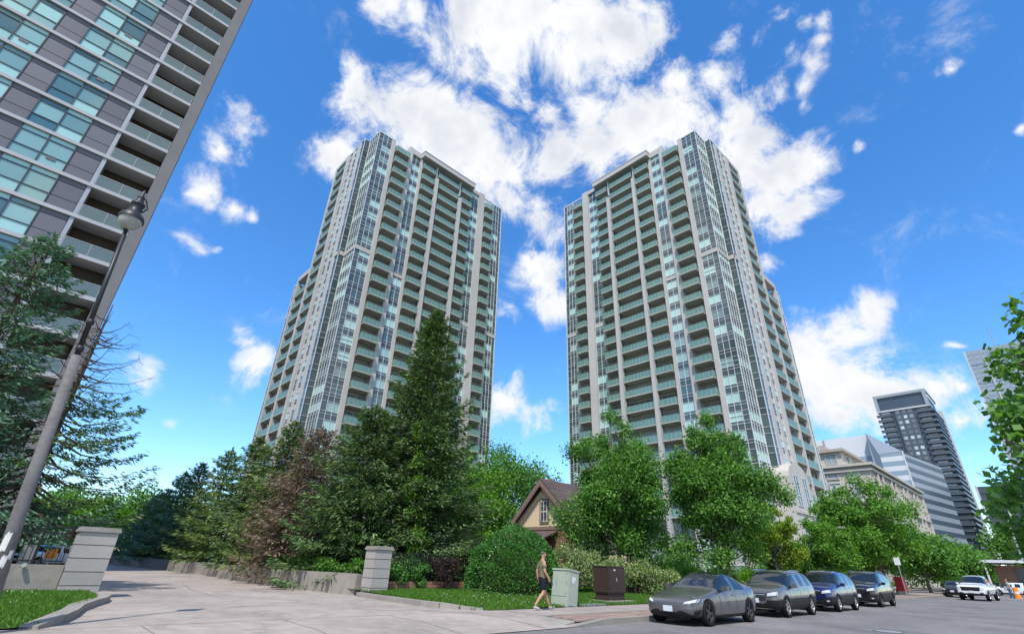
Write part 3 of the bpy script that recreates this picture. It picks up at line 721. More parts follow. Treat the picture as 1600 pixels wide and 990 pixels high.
# ------------------------------------------------------------------ house with bargeboards
def house():
    px, pz, xg = 28.55, 7.75, 31.0     # gable centre (Y), peak height, gable plane X
    t = thing('gabled_house', 'small cream stucco house with scalloped bargeboards behind the hedge', 'house', (0, 0, 0))
    hw, ze, ln = 4.1, 3.85, 9.5
    y0, y1 = px-hw+.55, px+hw-.55; zl = ze+.45
    w = MB(); w.poly([(xg, y1, .3), (xg, y0, .3), (xg, y0, zl), (xg, px, pz-.35), (xg, y1, zl)]); w.quad((xg, y0, .3), (xg+ln, y0, .3), (xg+ln, y0, zl), (xg, y0, zl)); w.quad((xg+ln, y1, .3), (xg, y1, .3), (xg, y1, zl), (xg+ln, y1, zl))
    w.poly([(xg+ln, y0, .3), (xg+ln, y1, .3), (xg+ln, y1, zl), (xg+ln, px, pz-.35), (xg+ln, y0, zl)])
    w.build('wall', 'house_stucco', t)
    MB().box(xg-.12, xg-.002, y0-.1, y1+.1, 4.0, 4.25).build('string_course', 'house_trim', t)
    bb = MB()
    for r in range(12):
        for q in range(13): bb.box(xg-.07, xg-.004, y0+.02+q*.53, y0+.53+q*.53, .4+r*.3, .68+r*.3)
    tag(bb.build('brickwork', 'house_brick', t), kind='stuff')
    # roof: shingle courses on both slopes
    for sgn in (-1, 1):
        n = 14; sl = MB().box(0, ln+1.0, -.02, .44, 0, .05).mesh('shingle_course', 'house_roof')
        L_ = math.hypot(hw, pz-ze); ang = math.atan2(pz-ze, hw)
        for k in range(n):
            f = k/n; y = px+sgn*hw*(1-f); z = ze+(pz-ze)*f
            o = obj('shingle_course', sl, t, (xg-.55, y, z+.08)); o.rotation_euler = (ang, 0, 0) if sgn < 0 else (ang, 0, math.pi)
            if sgn > 0: o.location.x = xg-.55+ln+1.0
        # scalloped bargeboard
        m = MB(); K = 22
        for k in range(K):
            f0, f1 = k/K, (k+1)/K
            for (fa, fb) in ((f0, (f0+f1)/2), ((f0+f1)/2, f1)):
                def P(f, d): return (px+sgn*hw*(1-f), ze+(pz-ze)*f-d)
                da = .28+.26*abs(math.sin(math.pi*(fa*K))); db = .28+.26*abs(math.sin(math.pi*(fb*K)))
                a, b, c, d_ = P(fa, -.04), P(fb, -.04), P(fb, db), P(fa, da)
                for xx in (xg-.60, xg-.54):
                    q = [(xx, a[0], a[1]), (xx, b[0], b[1]), (xx, c[0], c[1]), (xx, d_[0], d_[1])]; m.quad(*q)
                m.quad((xg-.60, d_[0], d_[1]), (xg-.60, c[0], c[1]), (xg-.54, c[0], c[1]), (xg-.54, d_[0], d_[1]))
        m.build('bargeboard', 'house_trim', t)
    wn = MB().box(xg-.06, xg-.003, px-.5, px+.5, 4.45, 6.35).build('window', 'house_trim', t)
    MB().box(xg-.09, xg-.062, px-.34, px+.34, 4.6, 6.2).build('sash', 'window_white', wn)
    for (ya, yb) in ((-.28, -.04), (.04, .28)):
        for (za, zb) in ((4.68, 5.32), (5.42, 5.76), (5.80, 6.12)): MB().box(xg-.10, xg-.092, px+ya, px+yb, za, zb).build('pane', 'pane_dark', wn)
    MB().box(xg+.5, xg+.95, px+.05, px+.5, pz-.8, pz+.12).box(xg+.45, xg+1.0, px+.0, px+.55, pz+.122, pz+.2).build('chimney', 'chimney_red', t)
    # porch lean-to on the near side
    MB().poly([(xg-2.6, y1+1.6, 3.0), (xg-2.6, y0+2, 3.0), (xg-.02, y0+2, 3.95), (xg-.02, y1+1.6, 3.95)]).poly([(xg-2.6, y0+2, 2.9), (xg-2.6, y1+1.6, 2.9), (xg-.02, y1+1.6, 3.85), (xg-.02, y0+2, 3.85)]).build('porch_roof', 'house_roof', t)
house()
# ------------------------------------------------------------------ far buildings along the street
def stone_building():
    t = thing('stone_building', 'mid-rise beige stone building with cornices past the right tower', 'building', (0, 0, 0))
    X0, X1, Y0, H_ = 127, 180, 24, 22.6
    MB().box(X0, X1, Y0, 60, 0, H_).build('wall', 'limestone', t)
    MB().box(X0+.0, X1-8, 28.4, 62, H_+.002, 26.0).build('upper_storey', 'limestone', t)
    MB().prism([(X0+6, 33), (X1-12, 33), (X1-12, 55), (X0+6, 55)], 26.6, 29.0).build('penthouse', 'limestone_dark', t)
    for (z, o) in ((H_, .9), (H_-1.0, .5), (H_-7.4, .5), (H_-13.6, .5), (4.5, .5)):
        MB().box(X0-o, X1+o, Y0-o, 60.5, z+.003, z+.55).build('cornice', 'limestone', t)
    MB().box(X0-.8, X1-7.2, 27.6, 62.5, 26.003, 26.6).build('cornice', 'limestone_dark', t)
    R = random.Random(2)
    wme = MB().box(-1.0, 1.0, -.05, 0, 0, 2.0).mesh('window', 'far_glass'); fme = MB().box(-1.15, -1.0, -.22, 0, -.1, 2.15).box(1.0, 1.15, -.22, 0, -.1, 2.15).box(-1, 1, -.22, 0, 2.0, 2.15).box(-1, 1, -.22, 0, -.1, 0).box(-.05, .05, -.12, -.051, 0, 2).mesh('frame', 'limestone')
    rec = MB().box(-1.6, 1.6, -.02, 0, 0, 2.5).mesh('loggia_shade', 'opening_shade')  # flat dark plate; shade of an open recess is put into its colour
    for fl in range(6):
        z = 5.6+fl*2.95
        for k in range(13):
            x = X0+3+k*4
            if k % 3 == 1 and fl > 1: obj('loggia_shade', rec, t, (x, Y0, z-.2)); continue
            o = obj('window', wme, t, (x, Y0, z)); obj('frame', fme, o)
        for k in range(8):
            o = obj('window', wme, t, (X0, Y0+3+k*4, z)); o.rotation_euler.z = -math.pi/2; obj('frame', fme, o)
    for k in range(13):
        if k % 3 != 2: MB().box(X0+4.6+k*4, X0+5.4+k*4, Y0-.45, Y0-.02, H_-12.9, H_-1.2).build('pilaster', 'limestone', t)
    for k in range(7):
        o = obj('window', wme, t, (X0, 30.5+k*4, 23.5)); o.rotation_euler.z = -math.pi/2; obj('frame', fme, o)
        o = obj('window', wme, t, (X0+4+k*6, 28.4, 23.5)); obj('frame', fme, o)
    MB().box(X0+5.7, X0+5.99, 36, 42, 27, 28.3).build('vent', 'opening_shade', t)  # dark plate for the penthouse opening, its shade put into the colour
stone_building()
def office():
    t = thing('striped_office', 'white office building with grey glass stripes and slanted grey roof edge', 'building', (0, 0, 0))
    X0 = 262
    MB().box(X0, 310, 46.5, 95, 0, 58).build('upper_block', 'far_white', t)
    for k in range(12): MB().box(X0-.25, X0-.01, 46.7, 95, 4+k*3.9, 6.0+k*3.9).build('glass_band', 'far_band', t)
    MB().box(X0-.3, X0-.02, 63.8, 64.4, 47.9, 58).build('joint', 'far_grey', t)
    A, B_, C_ = (255, 43.2), (255, 35.3), (300, 29.2)
    MB().prism([A, B_, C_, (318, 46.4), (260, 46.4)], 0, 47.6).build('front_block', 'far_grey', t)
    for k in range(12):
        z = 2.2+k*3.85
        MB().quad((254.9, 43.1, z), (254.9, 35.35, z), (254.9, 35.35, z+1.95), (254.9, 43.1, z+1.95)).build('white_band', 'far_white', t)
        MB().quad((254.9, 43.1, z+1.97), (254.9, 35.35, z+1.97), (254.9, 35.35, z+3.83), (254.9, 43.1, z+3.83)).build('glass_band', 'far_band', t)
        MB().quad((255, 35.2, z), (300, 29.1, z), (300, 29.1, z+1.7), (255, 35.2, z+1.7)).build('window_band', 'far_dark', t)
    MB().box(254.7, 255.4, 34.9, 35.28, 0, 48.3).build('corner_trim', 'far_white', t)
    MB().poly([(254.8, 46.4, 0), (254.8, 43.2, 0), (254.8, 43.2, 47.6), (254.8, 35.3, 48.2), (258, 46.4, 58)]).build('slanted_wall', 'far_grey', t)
    MB().poly([(254.8, 35.3, 48.2), (300, 29.2, 48.2), (300, 46.4, 58), (258, 46.4, 58)]).build('slanted_roof', 'far_grey', t)
    for (y, h) in ((82, 3), (76, 3.5)): MB().tube([(268, y, 57.9), (268, y, 58+h)], .35).build('vent_pipe', 'far_grey', t)
office()
def dark_tower():
    t = thing('dark_tower', 'dark glass high-rise wrapped in balconies with a framed roof level', 'tower', (350, 29, 0))
    W, D_, fh, nf = 25.0, 34.0, 2.95, 30
    MB().box(.8, D_, .8, W-.8, 0, nf*fh).build('wall', 'far_dark', t)
    zt = nf*fh
    MB().box(0, D_, 0, W, zt+.002, zt+.9).build('roof_slab', 'far_concrete', t); MB().box(.9, D_, .9, W-.9, zt+.9, zt+8.6).build('roof_level', 'far_dark', t)
    f = MB(); f.box(-.1, .6, 0, W, zt+8.6, zt+10); f.box(-.1, .6, 0, 1.7, zt+.9, zt+8.6); f.box(-.1, .6, W-1.7, W, zt+.9, zt+8.6); f.box(.6, D_, -.1, .5, zt+8.6, zt+10); f.build('roof_frame', 'far_grey', t)
    MB().box(D_-1.5, D_, -1.6, .79, 0, zt+4).build('fin_wall', 'far_concrete', t)
    MB().box(-.3, .78, 8.0, 17, .5, zt-1).build('window_wall', 'far_rail', t)
    wr = MB().prism([(-1.0, 6.6), (-1.0, -1.0), (D_-1.6, -1.0), (D_-1.6, .78), (.78, .78), (.78, 6.6)], 0, .3).mesh('balcony', 'far_balcony')
    rr = MB().box(-1.05, -.98, -1.05, 6.6, .31, 1.35).box(-.97, D_-1.6, -1.05, -.98, .31, 1.35).mesh('railing', 'far_rail')
    wl = MB().box(-1.0, .78, W-6.6, W+.6, 0, .3).mesh('balcony', 'far_balcony'); rl = MB().box(-1.05, -.98, W-6.6, W+.6, .31, 1.35).mesh('railing', 'far_rail')
    wn = MB().box(-.4, -.31, 0, 1.6, .7, 2.4).mesh('window', 'far_glass'); wb = MB().box(.7, .79, 0, 4.2, .8, 2.5).mesh('window', 'far_glass')
    for k in range(nf):
        z = k*fh; o = obj('balcony', wr, t, (0, 0, z)); obj('railing', rr, o); o = obj('balcony', wl, t, (0, 0, z)); obj('railing', rl, o)
        for y in (8.8, 11.6, 14.6): obj('window', wn, t, (0, y, z))
        obj('window', wb, t, (-.05, 1.2, z)); obj('window', wb, t, (-.05, W-5.8, z))
dark_tower()
def slab_tower(label, x, y0, y1, h, depth, fh, nw, m1, m2, name):
    t = thing(name, label, 'tower' if h > 60 else 'building', (x, y0, 0)); W = y1-y0
    MB().box(0, depth, 0, W, 0, h).build('wall', m1, t); nf = int(h/fh)
    cw = W/nw; wm = MB().box(-.12, -.01, .12*cw, .88*cw, .6, fh-.6).mesh('window', m2)
    for k in range(1, nf):
        for q in range(nw): obj('window', wm, t, (0, q*cw, k*fh))
    band = MB().box(-.3, -.02, 0, W, -.18, .18).mesh('floor_band', 'far_grey')
    for k in range(1, nf+1, 4): obj('floor_band', band, t, (0, 0, k*fh))
    MB().box(-.6, -.03, W-.8, W, 0, h+.5).build('edge_fin', 'far_concrete', t); MB().box(-.6, -.03, W-9, W-8.2, 0, h-6).build('edge_fin', 'far_concrete', t)
    MB().tube([(8, W*.5, h), (8, W*.5, h+16)], .3).build('mast', 'far_grey', t)
    return t
slab_tower('tall grey glass tower half hidden by the broad-leaved tree', 420, -24, 8.4, 137, 30, 3.1, 9, 'far_grey', 'far_band', 'office_tower')
slab_tower('low dark office block beyond the intersection beside the dark tower', 330, -10, 22.2, 42, 30, 3.5, 8, 'far_dark', 'far_rail', 'office_block')
def pavilion():
    t = thing('brick_pavilion', 'low brick pavilion with a wide flat white roof across the intersection', 'building', (104, 0, 0))
    MB().box(0, 8, -2, 8.2, 0, 3.6).build('wall', 'brick_far', t); MB().box(-2.2, 9, -4, 9.6, 3.9, 4.25).build('roof', 'far_white', t)
    MB().box(-.06, -.01, 3.0, 6.2, 1.3, 3.3).build('window', 'pane_dark', t); MB().box(-.06, -.01, 1.2, 2.4, 0, 2.4).build('door', 'pane_dark', t)
    for y in (-1.5, 3.2, 8.9): MB().box(-1.9, -1.7, y, y+.2, 0, 3.89).build('post', 'far_white', t)
pavilion()
# ------------------------------------------------------------------ vegetation
def rand_dirs(rg, n):
    v = rg.normal(size=(n, 3)); return v/np.linalg.norm(v, axis=1, keepdims=True)
def leaf_quads(P, A, B, L, W):
    """rhombic leaves: base P, long axis A (unit), side axis B (unit), length L, width W"""
    L = L[:, None]; W = W[:, None]
    V = np.concatenate([P, P+A*L*.45+B*W*.5, P+A*L, P+A*L*.45-B*W*.5]); n = len(P); i = np.arange(n)
    return V, np.stack([i, i+n, i+2*n, i+3*n], 1)
def norm(v): return v/(np.linalg.norm(v, axis=1, keepdims=True)+1e-9)
def spruce(name, label, loc, h, r, seed, mats=('needle',), bark='bark', z0=.06, step=.34, nb=9, spl=.42, dens=7.0, droop=.18, lean=(0, 0), bare_top=0., tuft=0., group=None, gap=0., power=.85, twigs=False):
    """conifer: tapered trunk, whorls of drooping limbs, flat needle sprays along every limb"""
    rg = np.random.default_rng(seed)
    t = thing(name, label, 'tree', loc, 0, group)
    lx, ly = lean
    axis = lambda z: np.array([lx*z/h, ly*z/h, z])
    r0 = .02*h+.04
    MB().tube([axis(0), axis(h*.33), axis(h*.66), axis(h)], [r0, r0*.75, r0*.4, .02], 9).build('trunk', bark, t, True)
    PP, AA, BB, LL, WW, MI = [], [], [], [], [], []
    limbs = MB(); z = h*z0
    while z < h*.985:
        f = z/h; Lb = r*(1-f)**power*(1 if f > .12 else .75+.25*f/.12)+.12
        n = max(4, int(nb*(.55+.45*(1-f)))); a0 = rg.uniform(0, 6.28)
        for k in range(n):
            if rg.random() < gap: continue
            az = a0+6.283*k/n+rg.normal(0, .22); L = Lb*rg.uniform(.55, 1.16)
            el = .55*f-.12-.25*(1-f)*rg.uniform(.3, 1.2)+rg.normal(0, .07)
            d = np.array([math.cos(az), math.sin(az), 0]); st = axis(z+rg.uniform(-.25, .25)*step)
            def pt(s_): return st[None]+d[None]*(s_*L*math.cos(el))[:, None]+np.array([[0, 0, 1.]])*(s_*L*math.sin(el)-droop*L*np.sin(s_*2.2)*.6+.16*L*s_**3)[:, None]
            bare = f > 1-bare_top
            if L > .8 and (twigs or k % 2 == 0 or bare):
                q = pt(np.array([0, .35, .7, .98])); limbs.tube([tuple(x) for x in q], [.016+.012*L, .012+.007*L, .008+.003*L, .005], 4, cap=False)
                if twigs or bare:
                    for e in range(int(L*5)):
                        s_ = rg.uniform(.25, .98); q0 = pt(np.array([s_]))[0]; sd = np.array([-d[1], d[0], 0])*rg.choice([-1, 1])
                        tip = q0+(d*.5+sd+np.array([0, 0, rg.uniform(-.5, .2)]))*rg.uniform(.2, .45)*min(1, L/2); limbs.tube([tuple(q0), tuple(tip)], [.009, .004], 3, cap=False)
            if bare: continue
            m = int(dens*L*(1.2 if L < 1 else 1)*5.2)+6
            s_ = rg.uniform(max(.08, tuft), 1.03, m)**.8
            p = pt(s_); side = np.array([-d[1], d[0], 0])[None]*rg.choice([-1., 1.], m)[:, None]
            wid = .30*L*np.sin(np.clip(s_, 0, 1)*2.6+.35)
            p = p+side*(rg.uniform(0, 1, m)*wid)[:, None]
            p[:, 2] += rg.normal(0, .05, m)-.05*rg.random(m)
            A = norm(d[None]*rg.uniform(.5, 1.2, m)[:, None]+side*rg.uniform(.1, 1.0, m)[:, None]+np.array([[0, 0, 1.]])*rg.normal(-.22, .28, m)[:, None])
            B = norm(np.cross(A, np.array([[0, 0, 1.]])+rg.normal(0, .45, (m, 3))))
            PP.append(p); AA.append(A); BB.append(B); LL.append(spl*.9*rg.uniform(.6, 1.2, m)*(.65+.35*min(1, L/2))); WW.append(spl*.21*rg.uniform(.7, 1.3, m))
            mi = 0 if len(mats) == 1 else int(rg.random() < .35+.3*math.sin(az*2+z*.7))
            MI.append(np.full(m, min(mi, len(mats)-1)))
        z += step*rg.uniform(.8, 1.2)*(1 if f < .8 else .7)
    # leader shoot
    m = 40; p = np.array([axis(h-.6*q) for q in rg.random(m)]); A = norm(rand_dirs(rg, m)+np.array([[0, 0, .9]])); PP.append(p); AA.append(A); BB.append(norm(np.cross(A, rand_dirs(rg, m)))); LL.append(np.full(m, .28 if not bare_top else .02)); WW.append(np.full(m, .1 if not bare_top else .01)); MI.append(np.zeros(m, int))
    V, Q = leaf_quads(np.concatenate(PP), np.concatenate(AA), np.concatenate(BB), np.concatenate(LL), np.concatenate(WW))
    if limbs.v: limbs.build('limbs', bark, t)
    tag(obj('crown', np_mesh('crown', V, Q, list(mats), np.concatenate(MI)), t), kind='stuff')
    return t
def crown_points(rg, lumps, n, shell=.55, spread=.34):
    w = np.array([l[3]**2 for l in lumps]); w = w/w.sum(); idx = rg.choice(len(lumps), n, p=w)
    Lm = np.array(lumps)[idx]; D = rand_dirs(rg, n); rr = np.clip(np.abs(rg.normal(.80, spread, n)), .08, 1.75)*Lm[:, 3]
    sq = np.array([1, 1, .82])
    return Lm[:, :3]+D*rr[:, None]*sq, D
def make_lumps(rg, c, rx, ry, rz, n, size, low=-.55):
    out = []; D = rand_dirs(rg, n*4); k = 0
    for d in D:
        if d[2] < low: continue
        q = rg.uniform(.35, .86)
        out.append((c[0]+d[0]*rx*q, c[1]+d[1]*ry*q, c[2]+d[2]*rz*q, size*rg.uniform(.65, 1.25)*(.75 if d[2] > .6 else 1))); k += 1
        if k >= n: break
    return out
def foliage(rg, lumps, n, ls, mats, up=.5, shell=.5, aspect=.62, share=None, spread=.34):
    P, D = crown_points(rg, lumps, n, shell, spread)
    A = norm(D*.5+rand_dirs(rg, n)*.8+np.array([[0, 0, -.25]]))
    Nn = norm(np.array([[0, 0, up]])+D*.45+rand_dirs(rg, n)*.55)
    B = norm(np.cross(A, Nn)); L = ls*rg.uniform(.6, 1.3, n)
    V, Q = leaf_quads(P, A, B, L, L*aspect*rg.uniform(.8, 1.2, n))
    mi = (rg.random(n) < (share if share is not None else .5)).astype(int) if len(mats) > 1 else np.zeros(n, int)
    return np_mesh('crown', V, Q, list(mats), mi)
def tree(name, label, loc, h, rx, ry, zc, rz, seed, mats, n=16000, ls=.24, lumps=26, size=None, trunk=.16, bark='bark_grey', group=None, shell=.45, aspect=.62, extra=(), lean=(0, 0), share=None, low=-.55, spread=.34):
    rg = np.random.default_rng(seed); t = thing(name, label, 'tree', loc, 0, group)
    size = size or .36*min(rx, ry)
    lm = [(a, b, c, q*rg.uniform(.6, 1.25)) for a, b, c, q in make_lumps(rg, (lean[0], lean[1], zc), rx, ry, rz, lumps, size, low)]+[(lean[0], lean[1], zc+rz*.86, size*.7)]+list(extra)
    top = (lean[0]*.9, lean[1]*.9, zc+rz*.55)
    MB().tube([(0, 0, -.1), (.02, .01, .4), (lean[0]*.3, lean[1]*.3, zc-rz*.8), (lean[0]*.7, lean[1]*.7, zc), top], [trunk*1.3, trunk, trunk*.8, trunk*.5, .03], 9).build('trunk', bark, t, True)
    lb = MB()
    for l in lm:
        s_ = min(.9, max(.15, (l[2]-(zc-rz))/(2*rz)*.8)); b = (lean[0]*.5*s_, lean[1]*.5*s_, zc-rz*.9+(rz*1.3)*s_*.8)
        mid = ((b[0]+l[0])*.5+rg.normal(0, .1), (b[1]+l[1])*.5+rg.normal(0, .1), (b[2]+l[2])*.5-.1)
        lb.tube([b, mid, l[:3]], [trunk*.35, trunk*.22, .012], 5, cap=False)
        for e in range(3):
            q = Vector(l[:3])+Vector(rand_dirs(rg, 1)[0]*l[3]*.9); lb.tube([l[:3], tuple(q)], [.014, .005], 3, cap=False)
    lb.build('limbs', bark, t)
    tag(obj('crown', foliage(rg, lm, n, ls, mats, shell=shell, aspect=aspect, share=share, spread=spread), t), kind='stuff')
    return t
def shrub(name, label, loc, rx, ry, rz, seed, mats, n=5000, ls=.12, lumps=14, group=None, core=None, size=None, shell=.5, share=None, cat='shrub'):
    rg = np.random.default_rng(seed); t = thing(name, label, cat, loc, 0, group)
    lm = make_lumps(rg, (0, 0, rz*.45), rx, ry, rz*.6, lumps, (size or .42*min(rx, ry, rz))*.9)
    st = MB()
    for l in lm: st.tube([(l[0]*.15, l[1]*.15, -.1), (l[0]*.6, l[1]*.6, l[2]*.5), l[:3]], [.03, .02, .006], 4, cap=False)
    st.build('stems', 'bark', t)
    tag(obj('foliage', foliage(rg, lm, n, ls, mats, shell=shell, share=share, spread=.24), t), kind='stuff')
    return t
# --- conifers along the driveway wall
spruce('spruce_tree', 'tall dark green spruce rising beside the stone gate pillar, tallest conifer', (16.4, 25.1, .5), 16.4, 5.1, 1, ('needle', 'needle'), step=.36, nb=14, dens=13, spl=.36, droop=.26, power=.78)
spruce('spruce_tree', 'broad dark spruce pressed against the left side of the tallest conifer', (13.3, 25.6, .6), 8.9, 4.2, 2, ('needle', 'needle'), step=.36, nb=14, dens=13, spl=.36, droop=.26, power=.7)
spruce('dying_spruce', 'brown dying spruce with bare needles between the green spruces', (12.0, 29.6, .6), 7.9, 3.2, 3, ('needle_dead',), step=.26, nb=10, dens=6.5, spl=.33, tuft=.2, twigs=True, power=.55)
spruce('dying_spruce', 'short brown dying spruce leaning low over the driveway wall', (11.9, 33.0, .6), 5.6, 2.8, 4, ('needle_dead', 'needle_olive'), step=.26, nb=10, dens=6.0, spl=.32, twigs=True, power=.5)
for i, (x, y, h, r, mm, lab) in enumerate([
    (13.2, 37.9, 10.0, 3.9, ('needle_olive', 'needle'), 'full olive green spruce just behind the brown dying spruces'),
    (12.9, 44.3, 9.7, 3.9, ('needle', 'needle_olive'), 'green spruce second behind the brown dying spruces along the driveway'),
    (12.6, 50.6, 9.5, 3.7, ('needle_olive', 'needle'), 'yellowish green spruce halfway along the driveway wall'),
    (12.4, 58.9, 9.1, 4.0, ('needle_blue', 'needle'), 'bluish spruce far along the driveway wall'),
    (12.4, 65.5, 8.8, 4.0, ('needle', 'needle_blue'), 'dark green spruce far along the driveway beside the bluish one'),
    (12.3, 71.6, 7.5, 3.8, ('needle_blue', 'needle_blue'), 'low blue spruce near the far end of the driveway wall'),
    (12.6, 79.0, 7.2, 3.8, ('needle', 'needle'), 'dark spruce at the far end of the driveway')]):
    spruce('spruce_tree', lab, (x, y, .6), h, r, 20+i, mm, step=.42, nb=12, dens=8.0, spl=.42, droop=.22, z0=.13, group='spruces along the driveway', power=.72)
# --- thinning spruces behind the left fence
spruce('thin_spruce', 'tall thinning blue-green spruce in front of the grey apartment block', (-3.0, 26.8, .1), 13.6, 4.2, 41, ('needle_blue', 'needle_blue'), step=.38, nb=9, dens=11, spl=.32, droop=.32, tuft=.22, twigs=True, gap=.08, z0=.2, lean=(.25, 0), power=.6)
spruce('thin_spruce', 'half dead spruce with a bare top behind the lamp post', (.1, 26.0, .1), 11.0, 4.2, 42, ('needle_blue', 'needle'), step=.38, nb=9, dens=11, spl=.30, droop=.34, tuft=.34, twigs=True, bare_top=.34, gap=.12, z0=.22, power=.62)
spruce('thin_spruce', 'shorter thinning spruce close against the grey apartment block', (-5.0, 30.5, .1), 10.6, 4.0, 43, ('needle_blue', 'needle_dead'), step=.42, nb=8, dens=7, spl=.36, tuft=.3, twigs=True, gap=.1, z0=.15, power=.6)
# --- background broad-leaved trees
BG = 'trees behind the parking court'
for i, (x, y, h, r, mm, lab) in enumerate([
    (-2.5, 93, 9.5, 5.5, 'leaf_mid', 'round green tree behind the parking court, first past the lamp post'), (4.5, 98, 9.5, 5.5, 'leaf_dark', 'dark round tree beyond the far end of the driveway'),
    (9.0, 90, 8.0, 4.2, 'leaf_lime', 'bright lime green tree at the far end of the driveway'), (-9, 80, 8.5, 5, 'leaf_mid', 'green tree behind the fence beside the apartment block'), (1.5, 84, 5.6, 3.6, 'leaf_lime', 'low lime green bush-like tree behind the railing')]):
    tree('broadleaf_tree', lab, (x, y, .05), h, r, r, h*.56, h*.42, 60+i, (mm, 'leaf_mid'), 9000, .42, 22, group=BG)
for i, (x, y, h, r, mm, n_, lab) in enumerate([
    (37.4, 40.4, 13.4, 5.6, ('leaf_mid', 'leaf_dark'), 20000, 'large green tree rising behind the gabled house'), (30.2, 38.6, 11.2, 4.4, ('leaf_mid', 'leaf_lime'), 16000, 'green tree between the tallest spruce and the gabled house'),
    (46, 42.8, 12.2, 4.6, ('leaf_dark', 'leaf_mid'), 13000, 'dark tree behind the roof of the gabled house'), (23.2, 27.6, 6.3, 2.5, ('leaf_lime', 'leaf_mid'), 13000, 'small bright lime green tree right of the tallest spruce')]):
    tree('broadleaf_tree', lab, (x, y, .3), h, r, r, h*.56, h*.43, 70+i, mm, n_, .26 if i < 3 else .2, 34, size=.3*r)
# --- street-side maples and locusts
tree('maple_tree', 'full dark green maple beside the gabled house', (27.3, 19.0, .3), 11, 3.3, 3.3, 5.9, 5.3, 81, ('leaf_mid', 'leaf_dark'), 64000, .165, 120, size=.74, trunk=.17, low=-.95, extra=((-2.0, 1.6, 2.9, 1.0), (-2.5, 2.2, 4.0, .9), (-1.2, 1.0, 2.0, .9), (.5, -1, 1.9, .9), (1.6, -2.0, 2.6, .9)))
tree('maple_tree', 'loose green maple above the roof of the parked grey cars', (30.0, 13.6, .15), 10.6, 3.1, 3.1, 5.7, 5.1, 82, ('leaf_mid', 'leaf_dark'), 56000, .165, 110, size=.66, trunk=.16, low=-.9, extra=((-1.3, 1.6, 2.6, .8), (.6, -1.2, 2.5, .8), (1.2, -2.8, 5.6, .8), (1.6, -3.3, 5.2, .5), (-1.5, 2.2, 7.0, .7)))
tree('locust_tree', 'thin yellow-green tree in front of the pale stone podium', (41.5, 15.2, .15), 6.6, 2.4, 2.4, 3.5, 2.9, 83, ('leaf_yellow', 'leaf_lime'), 18000, .16, 60, size=.5, trunk=.1, low=-.9, share=.3)
tree('locust_tree', 'light airy green tree beside the pale stone podium', (50.5, 14.4, .15), 6.9, 2.8, 2.8, 3.7, 3.2, 84, ('leaf_mid', 'leaf_lime'), 20000, .18, 60, size=.55, trunk=.1, low=-.9)
tree('street_tree', 'large spreading green tree in front of the beige stone building', (61.5, 13.2, .15), 11, 5.0, 5.0, 5.6, 5.4, 85, ('leaf_mid', 'leaf_lime'), 44000, .25, 110, size=.95, trunk=.2, share=.25, low=-.9)
tree('street_tree', 'dark green tree between the spreading tree and the stone building', (66, 17.5, .15), 7.5, 3.6, 3.6, 3.6, 3.6, 86, ('leaf_dark',), 14000, .28, 40, trunk=.14, low=-.9)
tree('street_tree', 'green street tree beside the red bin', (78.5, 12.4, .15), 7.2, 3.6, 3.6, 3.9, 3.3, 87, ('leaf_mid', 'leaf_dark'), 17000, .32, 50, trunk=.15, low=-.9)
tree('street_tree', 'small green tree above the white pickup truck', (103, 12.0, .1), 6.2, 3.6, 3.6, 3.3, 2.9, 88, ('leaf_mid', 'leaf_dark'), 12000, .36, 40, trunk=.15, low=-.9)
tree('street_tree', 'green tree rising behind the flat-roofed brick pavilion', (135, 5.5, .0), 11.8, 5.2, 5.2, 7.0, 5.2, 89, ('leaf_dark', 'leaf_mid'), 9000, .45, 30, trunk=.2)
tree('street_tree', 'green tree right of the brick pavilion under the linden branches', (125, -2.5, .0), 9.5, 5.0, 5.0, 5.2, 4.2, 90, ('leaf_dark', 'leaf_mid'), 9000, .45, 30, trunk=.2)
tree('linden_tree', 'broad-leaved linden hanging into view over the road', (11.7, -3.25, .05), 8, 3.1, 3.05, 4.2, 3.0, 91, ('leaf_linden', 'leaf_linden'), 52000, .125, 120, size=.62, trunk=.15, aspect=.85, shell=.3, low=-.95, spread=.2,
     extra=((-.6, 2.7, 3.1, .55), (-.9, 3.1, 3.75, .35), (-.5, 2.3, 5.4, .5), (-1.2, 3.4, 3.3, .2), (-1.0, 3.3, 3.6, .22), (-.7, 2.9, 4.6, .4), (-.3, 2.6, 2.4, .6), (.2, 2.7, 2.0, .55), (-.2, 2.5, 2.9, .6), (0, 2.6, 3.9, .6), (.3, 2.5, 4.8, .6), (-.8, 2.4, 2.2, .5), (.5, 2.9, 3.3, .55), (-.5, 2.2, 1.9, .5), (.2, 3.5, 2.1, .45), (.9, 3.6, 2.5, .5), (-.3, 3.4, 2.7, .45), (.4, 3.2, 1.7, .45), (1.2, 3.3, 3.0, .55), (.9, 3.5, 1.8, .4), (1.0, 3.0, 4.2, .55)))
